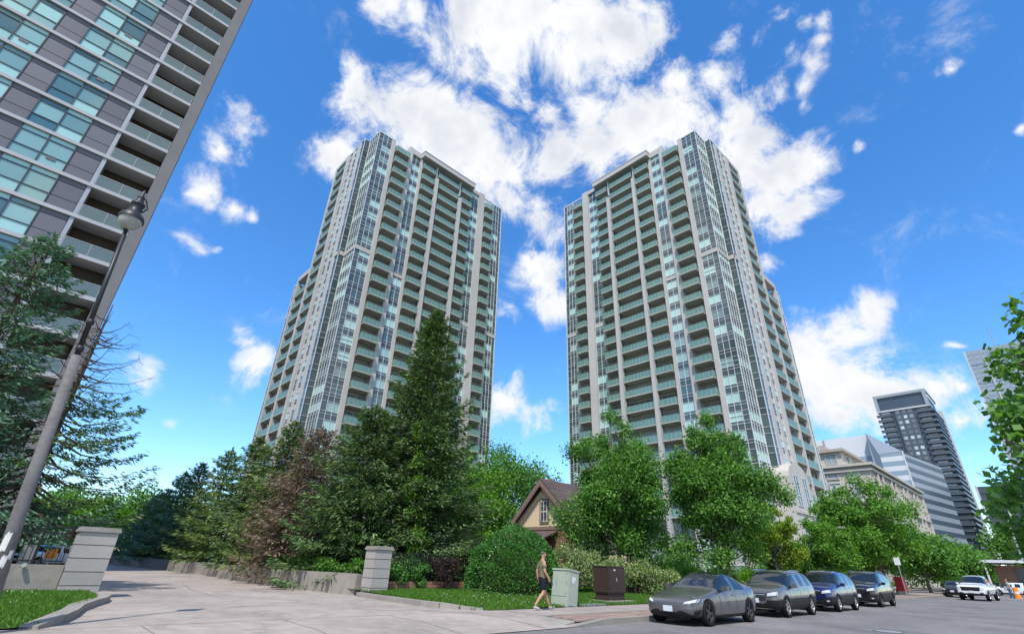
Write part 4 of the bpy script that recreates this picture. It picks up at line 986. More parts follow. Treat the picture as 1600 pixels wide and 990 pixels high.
# --- clipped yew, dogwood and the lower shrubs
def clipped_hedge():
    rg = np.random.default_rng(100); t = thing('clipped_hedge', 'big rounded dark green clipped hedge beside the walking man', 'hedge', (18.3, 18.9, .25))
    def bodyr(D):   # uneven clipped dome
        w = 1+.04*np.sin(D[:, 0]*5+1)+.035*np.sin(D[:, 1]*6)+.035*np.sin(D[:, 2]*7+D[:, 0]*4)+.03*np.sin(D[:, 0]*17+D[:, 2]*13)
        return np.stack([2.35*w*D[:, 0], 2.35*w*D[:, 1], 2.75*w*np.clip(D[:, 2], -.2, 1)], 1)
    D = rand_dirs(rg, 80000); D = D[D[:, 2] > -.22]; n = len(D); sq = np.sign(D)*np.abs(D)**.8; sq = norm(sq)
    P = bodyr(sq)*(1-.09*rg.random(n)**2)[:, None]
    A = norm(sq+rand_dirs(rg, n)*.9); B = norm(np.cross(A, rand_dirs(rg, n))); L = .09*rg.uniform(.6, 1.35, n)
    V, Q = leaf_quads(P, A, B, L, L*.55); tag(obj('foliage', np_mesh('foliage', V, Q, ['leaf_yew']), t), kind='stuff')
    m = MB().lathe([(.01, -.3), (1.5, -.3), (1.6, .4), (1.4, 1.2), (.9, 1.75), (.4, 1.95), (.01, 2.0)], 20); m.build('dark_core', 'soil', t, True)  # solid dark core added against see-through; inner shade is put into its colour
clipped_hedge()
for i, (x, y, rx, rz, lab) in enumerate([(21.9, 18.9, 1.7, 2.35, 'cream variegated dogwood beside the clipped hedge'), (23.9, 18.0, 1.6, 2.1, 'cream variegated dogwood behind the brown cabinet'), (25.9, 17.2, 1.5, 1.75, 'cream variegated dogwood below the full maple'),
     (27.6, 16.2, 1.1, 1.2, 'low cream variegated dogwood near the first parked car'), (18.8, 22.9, 1.4, 3.1, 'cream flowering dogwood top showing behind the clipped hedge')]):
    shrub('dogwood_shrub', lab, (x, y, .25), rx, rx, rz, 110+i, ('leaf_dogwood', 'leaf_mid'), 9000, .10, 26, group='variegated dogwoods', share=.3, size=.55)
for i, (x, y, rx, rz, mm, lab) in enumerate([(28.5, 17.4, 1.6, 1.7, 'leaf_mid', 'green shrub below the full maple'), (31.5, 17.2, 1.7, 1.6, 'leaf_lime', 'light green shrub behind the first parked car'), (34.5, 16.4, 1.6, 1.5, 'leaf_mid', 'green shrub behind the second parked car'),
     (38, 16.6, 1.7, 1.5, 'leaf_lime', 'lime shrub below the thin yellow-green tree'), (42.5, 17.2, 1.8, 1.7, 'leaf_mid', 'green shrub below the pale stone podium'), (47, 16.5, 1.7, 1.5, 'leaf_mid', 'green shrub behind the blue car'), (33, 19.5, 2.2, 2.6, 'leaf_dark', 'dark shrub between the two maples'), (37, 20.5, 2.4, 3.0, 'leaf_dark', 'dark shrub behind the loose maple'), (56, 16.5, 1.8, 1.5, 'leaf_dark', 'dark low shrub behind the black car'), (71, 15.3, 1.6, 1.0, 'leaf_dark', 'low clipped shrub near the stone building entrance')]):
    shrub('garden_shrub', lab, (x, y, .15), rx, rx, rz, 130+i, (mm,), 5000, .15, 18, group='shrubs along the sidewalk')
shrub('barberry_shrub', 'dark purple shrub growing through the iron fence', (15.4, 20.2, .45), 1.0, .7, 1.5, 150, ('leaf_purple',), 5000, .07, 14)
shrub('garden_shrub', 'dark green shrub at the foot of the tallest spruce', (13.6, 20.9, .4), 1.2, .7, 1.2, 151, ('leaf_dark', 'leaf_yew'), 6000, .09, 16)
for i, (x, y, rx, rz) in enumerate([(11.75, 22.2, .7, .8), (11.4, 24.4, .8, .8), (11.3, 27.0, .8, .75), (11.35, 30.0, .8, .8), (11.5, 33.2, .8, .75), (11.6, 36.5, .9, .8)]):
    shrub('ground_ivy', ['leafy creeper on the driveway wall right beside the gate pillar', 'second clump of creeper from the gate pillar on the driveway wall', 'third clump of creeper from the gate pillar on the driveway wall', 'leafy creeper below the brown dying spruce on the wall', 'leafy creeper below the short brown spruce on the wall', 'leafy creeper below the olive green spruce on the wall'][i], (x, y, .80), rx*.8, rx*1.5, rz*.8, 160+i, ('leaf_ivy',), 3000, .12, 14, group='creepers on the driveway wall', cat='plant')
def vine():
    rg = np.random.default_rng(170); t = thing('climbing_vine', 'pale green vine climbing the front of the tallest spruce', 'plant', (14.6, 21.9, .45))
    path = [(.0, 0, .2), (.1, .3, 1.4), (.3, .7, 2.8), (.2, 1.0, 4.2), (.55, 1.3, 5.6), (.7, 1.6, 7.0), (.95, 1.9, 8.2)]
    MB().tube(path, .02, 5).build('stem', 'bark', t)
    lm = []
    for k in range(60): a = rg.uniform(0, 5.99); q = int(a); f = a-q; p = [lerp_(path[q][i], path[q+1][i], f) for i in range(3)]; lm.append((p[0]+rg.normal(0, .35), p[1]-.25+rg.normal(0, .12), p[2]+rg.normal(0, .2), rg.uniform(.12, .3)))
    tag(obj('foliage', foliage(rg, lm, 1500, .13, ('leaf_lime',)), t), kind='stuff')
def lerp_(a, b, t): return a+(b-a)*t
vine()
leaf_mat('petal', (.55, .10, .04), (.75, .30, .12), .3)
shrub('flower_bed', 'orange flowers in a bed by the stone building entrance', (73.5, 14.4, .15), 2.2, .9, .9, 171, ('leaf_mid', 'petal'), 2600, .16, 12, share=.6, cat='flowers')

# hedge line and shrubs closing the parking court behind the left railing
for i, (x, y, rx, rz, mm, lab) in enumerate([(-9.5, 40, 3.0, 3.2, 'leaf_dark', 'dark round shrub behind the railing under the thinning spruces'), (-5.2, 41.0, 2.2, 2.6, 'leaf_mid', 'green round shrub behind the railing near the grey slab sign'), (1.2, 68, 3.2, 3.4, 'leaf_dark', 'dark shrub behind the red pylon sign'), (4.6, 76, 3.0, 3.6, 'leaf_mid', 'green shrub across the far end of the driveway'), (-3.2, 70, 3.4, 3.8, 'leaf_mid', 'big green shrub behind the pale parked car'), (8.3, 84, 3.2, 3.4, 'leaf_dark', 'dark shrub closing the far end of the driveway')]):
    shrub('court_shrub', lab, (x, y, .1), rx, rx, rz, 180+i, (mm,), 6000, .26, 22, group='shrubs round the parking court')
spruce('young_spruce', 'small dense spruce behind the railing close to the gate pillar', (1.1, 57, .1), 4.6, 2.0, 190, ('needle', 'needle_blue'), step=.3, nb=10, dens=5, spl=.4)
for i, (x, y, rx, rz) in enumerate([(52, 18.5, 2.4, 2.8), (59, 19, 2.6, 3.0), (65.5, 20.5, 2.8, 3.2), (73, 19.5, 2.4, 2.6)]):
    shrub('garden_shrub', ['dark shrub behind the airy green tree', 'dark shrub left of the spreading tree trunk', 'dark shrub right of the spreading tree trunk', 'dark shrub behind the orange flower bed'][i], (x, y, .1), rx, rx, rz, 195+i, ('leaf_dark', 'leaf_mid'), 6000, .22, 22, group='shrubs along the sidewalk')
for i, (x, y, h, r) in enumerate([(110, 17.5, 8.5, 4.5), (122, 16.5, 8.0, 4.2), (138, 17, 8.5, 4.5), (152, 15.5, 8.5, 4.6)]):
    tree('street_tree', ['green tree at the corner of the beige stone building', 'second green tree along the stone building front', 'third green tree along the stone building front', 'last green tree along the stone building front'][i], (x, y, .1), h, r, r, h*.5, h*.46, 210+i, ('leaf_dark', 'leaf_mid'), 8000, .42, 36, low=-.9, group='trees along the stone building')

for i, (x, y, h, r) in enumerate([(-14, 118, 11, 6), (-4, 124, 11.5, 6.5), (7, 120, 12, 6.5), (17, 112, 12, 6.5), (27, 122, 12, 6.5)]):
    tree('broadleaf_tree', ['distant dark tree beside the apartment block end wall', 'distant dark tree in line with the railing', 'distant dark tree beyond the driveway end', 'distant dark tree above the low blue spruce', 'distant dark tree next to the left tower base'][i], (x, y, 0), h, r, r, h*.5, h*.48, 230+i, ('leaf_dark', 'leaf_mid'), 8000, .5, 34, low=-.9, group='distant trees')
spruce('thin_spruce', 'dense blue-green spruce at the foot of the grey apartment block', (-6.3, 28.2, .1), 9.2, 3.6, 44, ('needle_blue', 'needle'), step=.4, nb=9, dens=7.5, spl=.36, tuft=.25, twigs=True, gap=.08, z0=.15, power=.6)
# ------------------------------------------------------------------ vehicles
def lerp(a, b, t): return a+(b-a)*t
WH = {}
def wheel_meshes(r, wdt, rimmat, spokes, double=False):
    k = (r, wdt, rimmat, spokes)
    if k in WH: return WH[k]
    h = wdt/2
    ty = MB().lathe([(r*.70, h*.8), (r*.76, h), (r*.93, h*.98), (r, h*.72), (r, -h*.72), (r*.93, -h*.98), (r*.76, -h), (r*.70, -h*.8)], 28, axis='y').mesh('tyre', 'tyre', True)
    rm = MB().lathe([(r*.70, h*.8), (r*.70, -h*.8), (r*.655, -h*.82), (r*.62, -h*.3)], 28, axis='y')
    rm.lathe([(r*.16, -h*.66), (r*.14, -h*.72), (.001, -h*.72)], 14, axis='y')
    for q in range(spokes):
        a = 2*math.pi*q/spokes
        for da in ((-.13, .13) if double else (0,)):
            c, s = math.cos(a+da), math.sin(a+da); w0, w1 = r*(.085 if not double else .05), r*(.11 if not double else .06)
            def P(rr, off, y): return (rr*c-off*s, y, rr*s+off*c)
            i = len(rm.v); rm.v += [P(r*.08, -w0, -h*.66), P(r*.08, w0, -h*.66), P(r*.67, w1, -h*.74), P(r*.67, -w1, -h*.74), P(r*.08, -w0, -h*.4), P(r*.08, w0, -h*.4), P(r*.67, w1, -h*.5), P(r*.67, -w1, -h*.5)]
            for f in ((0, 1, 2, 3), (0, 4, 5, 1), (1, 5, 6, 2), (2, 6, 7, 3), (3, 7, 4, 0)): rm.f.append(tuple(i+x for x in f)); rm.m.append(0)
    rim = rm.mesh('rim', rimmat)
    bk = MB().lathe([(r*.69, -h*.05), (.001, -h*.05)], 20, axis='y').mesh('brake_disc', 'car_black')
    WH[k] = (ty, rim, bk); return WH[k]
def station_ring(st):
    x, hw, zb, zs, zt, wr, cr, cab = st
    zm = lerp(zb, zs, .55)
    if cab: half = [(0, zb), (.80*hw, zb), (.965*hw, zb+.10), (hw, zm), (.965*hw, zs), (wr, zt-.05), (wr*.8, zt-.008), (0, zt+cr)]
    else: half = [(0, zb), (.80*hw, zb), (.965*hw, zb+.10), (hw, zm), (.965*hw, zs), (.86*hw, zt-.01), (.5*hw, zt), (0, zt+cr)]
    full = half+[(-y, z) for y, z in half[6:0:-1]]
    return [(x, y, z) for y, z in full]
def build_car(label, loc, rz, S, paint, wheels, cowl, roof0, roof1, tail, pillars, cladding=None, lights=(), patches=(), r=.34, wdt=.22, rim='rim_silver', spokes=5, double=False, plate=None, name='parked_car', cat='car', group=None, handles=(), mirror=None, rails=False, glass_rear=True, glass_roof=False):
    """S: stations (x, half width, z bottom, z shoulder, z top, roof half width, crown, in cab). Indices cowl/roof0/roof1/tail mark the glass house."""
    V, F, M_ = [], [], []; ns = len(S); RN = 14
    for st in S: V += station_ring(st)
    for i in range(ns-1):
        for j in range(RN):
            a, b = i*RN+j, i*RN+(j+1) % RN; F.append((a, b, b+RN, a+RN))
            m = 0
            if j in (5, 6, 7, 8) and cowl <= i < roof0: m = 1
            if j in (5, 6, 7, 8) and roof1 <= i < tail and glass_rear: m = 3
            if j in (4, 9) and cowl <= i < tail and i not in pillars: m = 2
            if glass_roof and j in (5, 6, 7, 8) and roof0 <= i < roof1: m = 3
            if j in (0, 1, 12, 13): m = 4
            if cladding and j in (2, 11) : m = 4
            M_.append(m)
    F.append(tuple(reversed(range(RN)))); M_.append(0); F.append(tuple((ns-1)*RN+j for j in range(RN))); M_.append(0)
    me = bpy.data.meshes.new('tmp_body'); me.from_pydata(V, [], [f[::-1] for f in F])
    for k in range(6): me.materials.append(MATS['car_black'])
    me.polygons.foreach_set('material_index', M_); me.update()
    ob = obj('tmp_body', me); sb = ob.modifiers.new('s', 'SUBSURF'); sb.levels = 3; sb.render_levels = 3
    cut = MB(); hw = max(s[1] for s in S)
    for wx in wheels:
        for sg in (-1, 1):
            y0, y1 = sorted((sg*(hw-.30), sg*(hw+.3))); R_ = r+.055
            n = 28; i = len(cut.v)
            for yy in (y0, y1):
                for q in range(n): cut.v.append((wx+R_*math.cos(6.2832*q/n), yy, r+R_*math.sin(6.2832*q/n)))
            for q in range(n): cut.f.append((i+q, i+n+q, i+n+(q+1) % n, i+(q+1) % n)); cut.m.append(0)
            cut.f.append(tuple(i+q for q in range(n))); cut.f.append(tuple(i+n+q for q in reversed(range(n)))); cut.m += [0, 0]
    co = cut.build('tmp_cut', 'car_black')
    bo = ob.modifiers.new('b', 'BOOLEAN'); bo.operation = 'DIFFERENCE'; bo.object = co; bo.solver = 'EXACT'
    dg = bpy.context.evaluated_depsgraph_get(); dg.update(); ev = ob.evaluated_get(dg); em = ev.to_mesh()
    bm = bmesh.new(); bm.from_mesh(em); ev.to_mesh_clear()
    bpy.data.objects.remove(ob); bpy.data.objects.remove(co)
    for f in bm.faces:
        c = f.calc_center_median()
        for wx in wheels:
            if math.hypot(c.x-wx, c.z-r) < r+.052 and abs(c.y) > hw-.31 and f.material_index in (0, 4): f.material_index = 5
        f.smooth = f.material_index != 5
    bvh = BVHTree.FromBMesh(bm)
    t = thing(name, label, cat, loc, rz, group)
    def split(idxs, nm, mats_):
        b2 = bm.copy(); bmesh.ops.delete(b2, geom=[f for f in b2.faces if f.material_index not in idxs], context='FACES')
        bm_faces = list(b2.faces)
        if not bm_faces: b2.free(); return []
        if len(idxs) > 1 or nm == 'body':
            for f in bm_faces: f.material_index = {0: 0, 4: 1, 5: 2}.get(f.material_index, 0)
            groups = [bm_faces]
        else:
            seen = set(); groups = []
            for f in bm_faces:
                if f in seen: continue
                st_ = [f]; seen.add(f); g_ = []
                while st_:
                    q = st_.pop(); g_.append(q)
                    for e in q.edges:
                        for o_ in e.link_faces:
                            if o_ not in seen: seen.add(o_); st_.append(o_)
                groups.append(g_)
        out = []
        for g_ in groups:
            vi = {}; vv = []; ff = []; mm = []
            for f in g_:
                q = []
                for v in f.verts:
                    if v not in vi: vi[v] = len(vv); vv.append(tuple(v.co))
                    q.append(vi[v])
                ff.append(q); mm.append(f.material_index if len(mats_) > 1 else 0)
            m2 = bpy.data.meshes.new(nm); m2.from_pydata(vv, [], ff)
            for q in mats_: m2.materials.append(MATS[q])
            m2.polygons.foreach_set('material_index', mm); m2.polygons.foreach_set('use_smooth', [True]*len(ff)); m2.update(); out.append(obj(nm, m2, t))
        b2.free(); return out
    body = split((0, 4, 5), 'body', [paint, 'car_black', 'car_black'])[0]
    split((1,), 'windshield', ['car_glass']); split((2,), 'side_window', ['car_glass']); split((3,), 'rear_window', ['car_glass'])
    def patch(nm, mt, cs, direction, off=.006, nu=8, nv=4, par=None):
        """four corners on a plane, dropped onto the body along direction"""
        d = Vector(direction); m = MB(); pts = []
        for a in range(nu+1):
            for b in range(nv+1):
                u, v = a/nu, b/nv
                p = [lerp(lerp(cs[0][k], cs[1][k], u), lerp(cs[3][k], cs[2][k], u), v) for k in range(2)]
                o_ = Vector((-1.5, p[0], p[1])) if abs(d.x) > .5 else Vector((p[0], -2.5 if d.y > 0 else 2.5, p[1]))
                h, n_, _, _ = bvh.ray_cast(o_, d)
                if h is None: h = o_+d*1.6
                pts.append(h-d*off)
        m.v = [tuple(p) for p in pts]
        for a in range(nu):
            for b in range(nv): q = a*(nv+1)+b; m.f.append((q, q+nv+1, q+nv+2, q+1)); m.m.append(0)
        return m.build(nm, mt, par or t, True)
    for (nm, mt, cs, mir) in patches:
        patch(nm, mt, cs, (1, 0, 0))
        if mir: patch(nm, mt, [(-y, z) for y, z in cs], (1, 0, 0))
    # door seams and handles on both flanks
    for sg in (1, -1):
        for (x, z0, z1) in S_SEAM.get(label, ()):
            patch('door_seam', 'car_black', [(x, z0), (x+.02, z0), (x+.02, z1), (x, z1)], (0, sg, 0), .003, 1, 6)
        for (x, z) in handles: patch('door_handle', paint, [(x, z), (x+.2, z), (x+.2, z+.03), (x, z+.03)], (0, sg, 0), .03, 4, 1)
    ty, rim_, bk = wheel_meshes(r, wdt, rim, spokes, double)
    for wx in wheels:
        for sg in (-1, 1):
            w_ = obj('wheel', bk, t, (wx, sg*(hw-.125), r), 0 if sg < 0 else math.pi); obj('tyre', ty, w_); obj('rim', rim_, w_)
    if plate: MB().box(plate[2]-.02, plate[2], plate[0]-.15, plate[0]+.15, plate[1], plate[1]+.15).build('number_plate', 'plate', t)
    if mirror:
        for sg in (-1, 1):
            mx, mz = mirror
            MB().box(mx, mx+.16, *sorted((sg*(hw-.03), sg*(hw+.16))), mz, mz+.14).box(mx+.03, mx+.13, *sorted((sg*(hw-.12), sg*(hw-.031))), mz+.0, mz+.05).build('wing_mirror', paint, t)
    if rails:
        for sg in (-1, 1):
            pts = [S[k] for k in range(roof0, roof1+1)]
            MB().tube([(p[0], sg*(p[5]+.0), p[4]+.0) for p in pts], .022, 6).build('roof_rail', 'chrome', t)
    bm.free(); return t
S_SEAM = {}
def sedan(label, loc):
    hw = .925
    S = [(0, .50*hw, .34, .52, .56, 0, .005, 0), (.05, .74*hw, .22, .58, .62, 0, .01, 0), (.22, .90*hw, .17, .66, .695, 0, .015, 0), (.55, .975*hw, .155, .735, .775, 0, .02, 0), (1.0, hw, .15, .81, .865, 0, .02, 0), (1.42, hw, .15, .875, .945, 0, .02, 0),
         (1.60, hw, .15, .895, .985, .72, .015, 0), (2.0, hw, .15, .915, 1.24, .655, .02, 1), (2.38, hw, .15, .925, 1.395, .62, .025, 1), (2.72, hw, .15, .93, 1.435, .61, .025, 1), (2.80, hw, .15, .932, 1.437, .61, .025, 1), (3.25, hw, .15, .945, 1.41, .60, .02, 1), (3.62, hw, .15, .96, 1.33, .59, .02, 1), (4.05, .985*hw, .16, .985, 1.17, .60, .02, 1),
         (4.36, .95*hw, .2, 1.0, 1.07, .66, .01, 0), (4.6, .86*hw, .28, .95, 1.02, 0, 0, 0), (4.68, .7*hw, .36, .88, .95, 0, 0, 0)]
    S_SEAM[label] = [(1.62, .3, .9), (2.76, .25, .92), (3.7, .55, .95)]
    pt = [('headlamp', 'headlamp', [(-.86, .64), (-.50, .575), (-.53, .625), (-.865, .73)], True), ('lower_intake', 'car_black', [(-.66, .20), (.66, .20), (.60, .29), (-.60, .29)], False), ('corner_vent', 'car_black', [(-.86, .30), (-.74, .29), (-.76, .40), (-.87, .44)], True),
          ('chin_trim', 'car_black', [(-.72, .165), (.72, .165), (.7, .19), (-.7, .19)], False)]
    return build_car(label, loc, 0, S, 'paint_grey', (.86, 3.735), 6, 8, 11, 13, (9, 12), None, patches=pt, r=.335, glass_roof=True, rim='rim_dark', spokes=5, plate=(0, .36, .0), mirror=(1.85, .93), handles=((2.55, .80), (3.45, .83)), group='cars parked along the kerb')
def suv(label, loc, paint, L, h, hw, wb, front, rim='rim_silver', spokes=5, double=True, cladding=True, rails=True, face='bars', group='cars parked along the kerb', r=.35, name='parked_car', rz=0):
    k = h/1.6; b = L/4.42
    S = [(0, .55*hw, .42, .66*k, .74*k, 0, .005, 0), (.04, .84*hw, .28, .80*k, .89*k, 0, .01, 0), (.18, .93*hw, .22, .88*k, .96*k, 0, .015, 0), (.55*b, .98*hw, .20, .93*k, 1.01*k, 0, .025, 0), (.95*b, hw, .20, .96*k, 1.05*k, 0, .025, 0),
         (1.22*b, hw, .2, .975*k, 1.075*k, .74*hw, .015, 0), (1.55*b, hw, .2, 1.0*k, 1.36*k, .76*hw, .02, 1), (1.90*b, hw, .2, 1.01*k, 1.585*k, .755*hw, .025, 1), (2.42*b, hw, .2, 1.02*k, 1.625*k, .75*hw, .025, 1), (2.50*b, hw, .2, 1.022*k, 1.627*k, .75*hw, .025, 1),
         (3.20*b, hw, .2, 1.04*k, 1.62*k, .74*hw, .025, 1), (3.34*b, hw, .2, 1.045*k, 1.615*k, .735*hw, .025, 1), (3.95*b, .99*hw, .22, 1.07*k, 1.605*k, .72*hw, .02, 1), (4.24*b, .97*hw, .28, 1.09*k, 1.50*k, .72*hw, .01, 1), (4.38*b, .94*hw, .34, 1.0*k, 1.2*k, .75*hw, 0, 0), (4.44*b, .75*hw, .44, .9*k, 1.0*k, 0, 0, 0)]
    S_SEAM[label] = [(1.28*b, .35, .95), (2.46*b, .3, 1.0), (3.4*b, .55, 1.0)]
    z1 = .80*k
    pt = [('lower_intake', 'car_black', [(-.55, .30), (.55, .30), (.50, .43), (-.50, .43)], False), ('headlamp', 'headlamp', [(-.90*hw, z1-.05), (-.52*hw, z1-.10), (-.55*hw, z1+.01), (-.88*hw, z1+.07)], True)]
    pt.append(('headlamp_housing', 'car_black', [(-.93*hw, z1-.08), (-.50*hw, z1-.13), (-.52*hw, z1+.03), (-.90*hw, z1+.10)], True)) if face != 'wide' else None
    if face == 'bars':
        pt.append(('grille', 'car_black', [(-.43*hw, z1-.24), (.43*hw, z1-.24), (.5*hw, z1+.0), (-.5*hw, z1+.0)], False))
        for q in range(3): pt.append(('grille_bar', 'chrome', [(-.45*hw, z1-.2+q*.07), (.45*hw, z1-.2+q*.07), (.45*hw, z1-.175+q*.07), (-.45*hw, z1-.175+q*.07)], False))
        pt.append(('skid_trim', 'chrome', [(-.62, .26), (.62, .26), (.6, .29), (-.6, .29)], False)); pt.append(('grille_emblem', 'chrome', [(-.06, z1-.16), (.06, z1-.16), (.06, z1-.04), (-.06, z1-.04)], False))
    else:
        pt.append(('grille', 'car_black', [(-.40*hw, z1-.2), (.40*hw, z1-.2), (.46*hw, z1+.0), (-.46*hw, z1+.0)], False))
        pt.append(('grille_trim', 'chrome', [(-.46*hw, z1-.0), (.46*hw, z1-.0), (.46*hw, z1+.02), (-.46*hw, z1+.02)], False))
        pt.append(('fog_lamp', 'headlamp', [(-.8*hw, .42), (-.68*hw, .41), (-.68*hw, .46), (-.8*hw, .47)], True)); pt.append(('skid_trim', 'chrome', [(-.5, .25), (.5, .25), (.48, .28), (-.48, .28)], False))
    # housings first so that lenses sit proud of them
    pt.sort(key=lambda p: 0 if p[0] in ('headlamp_housing', 'grille') else 1)
    pts2 = []
    t = build_car(label, loc, rz, S, paint, (front, front+wb), 5, 7, 11, 13, (8, 10, 12), cladding, patches=pt, r=r, rim=rim, spokes=spokes, double=double, plate=(0, .47, .0), mirror=(1.62*b, 1.0*k), handles=((2.22*b, .9*k), (3.0*b, .92*k)), rails=rails, group=group, name=name)
    for o in t.children:
        if o.name.split('.')[0] in ('headlamp', 'grille_bar', 'grille_emblem', 'grille_trim'): o.location.x -= .006
    return t
sedan('grey electric sedan parked first at the kerb, nearest the brown cabinet', (15.27, 8.98, 0))
suv('grey crossover with chrome bar grille parked behind the grey sedan', (21.75, 9.0, 0), 'paint_silver', 4.42, 1.58, .90, 2.70, .86)
suv('deep blue crossover parked between the grey and the black cars', (28.1, 9.0, 0), 'paint_blue', 4.38, 1.66, .90, 2.65, .90, face='vee', rails=False)
suv('black sport utility car parked last at the kerb behind the blue one', (35.9, 9.05, 0), 'paint_black', 4.65, 1.76, .92, 2.72, .92, face='vee', rim='rim_dark')
suv('dark navy car parked in front of the white pickup truck', (69, 9.2, 0), 'paint_navy', 4.5, 1.45, .90, 2.7, .88, face='vee', rails=False, cladding=False, group=None)
suv('white car crossing the intersection side on', (92.6, 8.6, 0), 'paint_white', 4.4, 1.45, .88, 2.65, .88, face='vee', rails=False, cladding=False, group=None, name='car', rz=-math.pi/2)
def pickup():
    hw = 1.0; lab = 'white pickup truck with a black grille on the road'
    S = [(0, .80*hw, .46, .98, 1.04, 0, .01, 0), (.04, .93*hw, .40, 1.06, 1.12, 0, .01, 0), (.25, .98*hw, .38, 1.12, 1.19, 0, .02, 0), (.8, hw, .38, 1.15, 1.23, 0, .03, 0), (1.45, hw, .38, 1.18, 1.27, .8, .02, 0), (1.95, hw, .38, 1.2, 1.68, .76, .02, 1), (2.2, hw, .38, 1.2, 1.88, .74, .03, 1), (3.0, hw, .38, 1.21, 1.93, .73, .03, 1), (3.1, hw, .38, 1.21, 1.93, .73, .03, 1), (3.75, hw, .38, 1.22, 1.9, .73, .03, 1), (3.95, hw, .38, 1.22, 1.3, .8, .0, 0), (5.6, hw, .4, 1.22, 1.28, 0, 0, 0), (5.75, .97*hw, .5, 1.18, 1.24, 0, 0, 0)]
    pt = [('grille', 'car_black', [(-.60, .74), (.60, .74), (.66, 1.03), (-.66, 1.03)], False), ('headlamp', 'headlamp', [(-.95, .82), (-.70, .80), (-.72, 1.0), (-.96, 1.0)], True), ('lower_intake', 'car_black', [(-.45, .49), (.45, .49), (.45, .56), (-.45, .56)], False), ('fog_lamp', 'car_black', [(-.8, .55), (-.6, .55), (-.6, .62), (-.8, .62)], True)]
    t = build_car(lab, (61.2, 6.9, 0), -.06, S, 'paint_white', (.95, 4.55), 4, 6, 9, 10, (7,), None, patches=pt, r=.40, wdt=.27, plate=(0, .6, -.01), mirror=(1.75, 1.22), name='pickup_truck', cat='truck')
    MB().box(-.03, -.005, -.6, .6, .87, .90).box(-.03, -.005, -.02, .02, .76, .869).build('grille_bar', 'black_metal', t)
pickup()
# ------------------------------------------------------------------ people
def skin_mesh(name, pts, edges, radii, mt, parent, root=0, sub=2, smooth=True):
    me = bpy.data.meshes.new(name); me.from_pydata(pts, edges, []); o = obj('tmp_'+name, me)
    sk = o.modifiers.new('skin', 'SKIN'); sk.use_smooth_shade = True
    lay = me.skin_vertices[0].data
    for k, r_ in enumerate(radii): lay[k].radius = (r_, r_) if not isinstance(r_, tuple) else r_; lay[k].use_root = k == root
    sb = o.modifiers.new('sub', 'SUBSURF'); sb.levels = sub; sb.render_levels = sub
    dg = bpy.context.evaluated_depsgraph_get(); dg.update(); ev = o.evaluated_get(dg)
    m2 = bpy.data.meshes.new_from_object(ev); m2.name = name
    bpy.data.objects.remove(o); bpy.data.meshes.remove(me)
    m2.materials.clear(); m2.materials.append(MATS[mt]); m2.polygons.foreach_set('use_smooth', [True]*len(m2.polygons))
    return obj(name, m2, parent)
def chain(pts, edges, rad, base, seq):
    i = base
    for (p, r_) in seq: pts.append(p); rad.append(r_); edges.append((i, len(pts)-1)); i = len(pts)-1
    return i
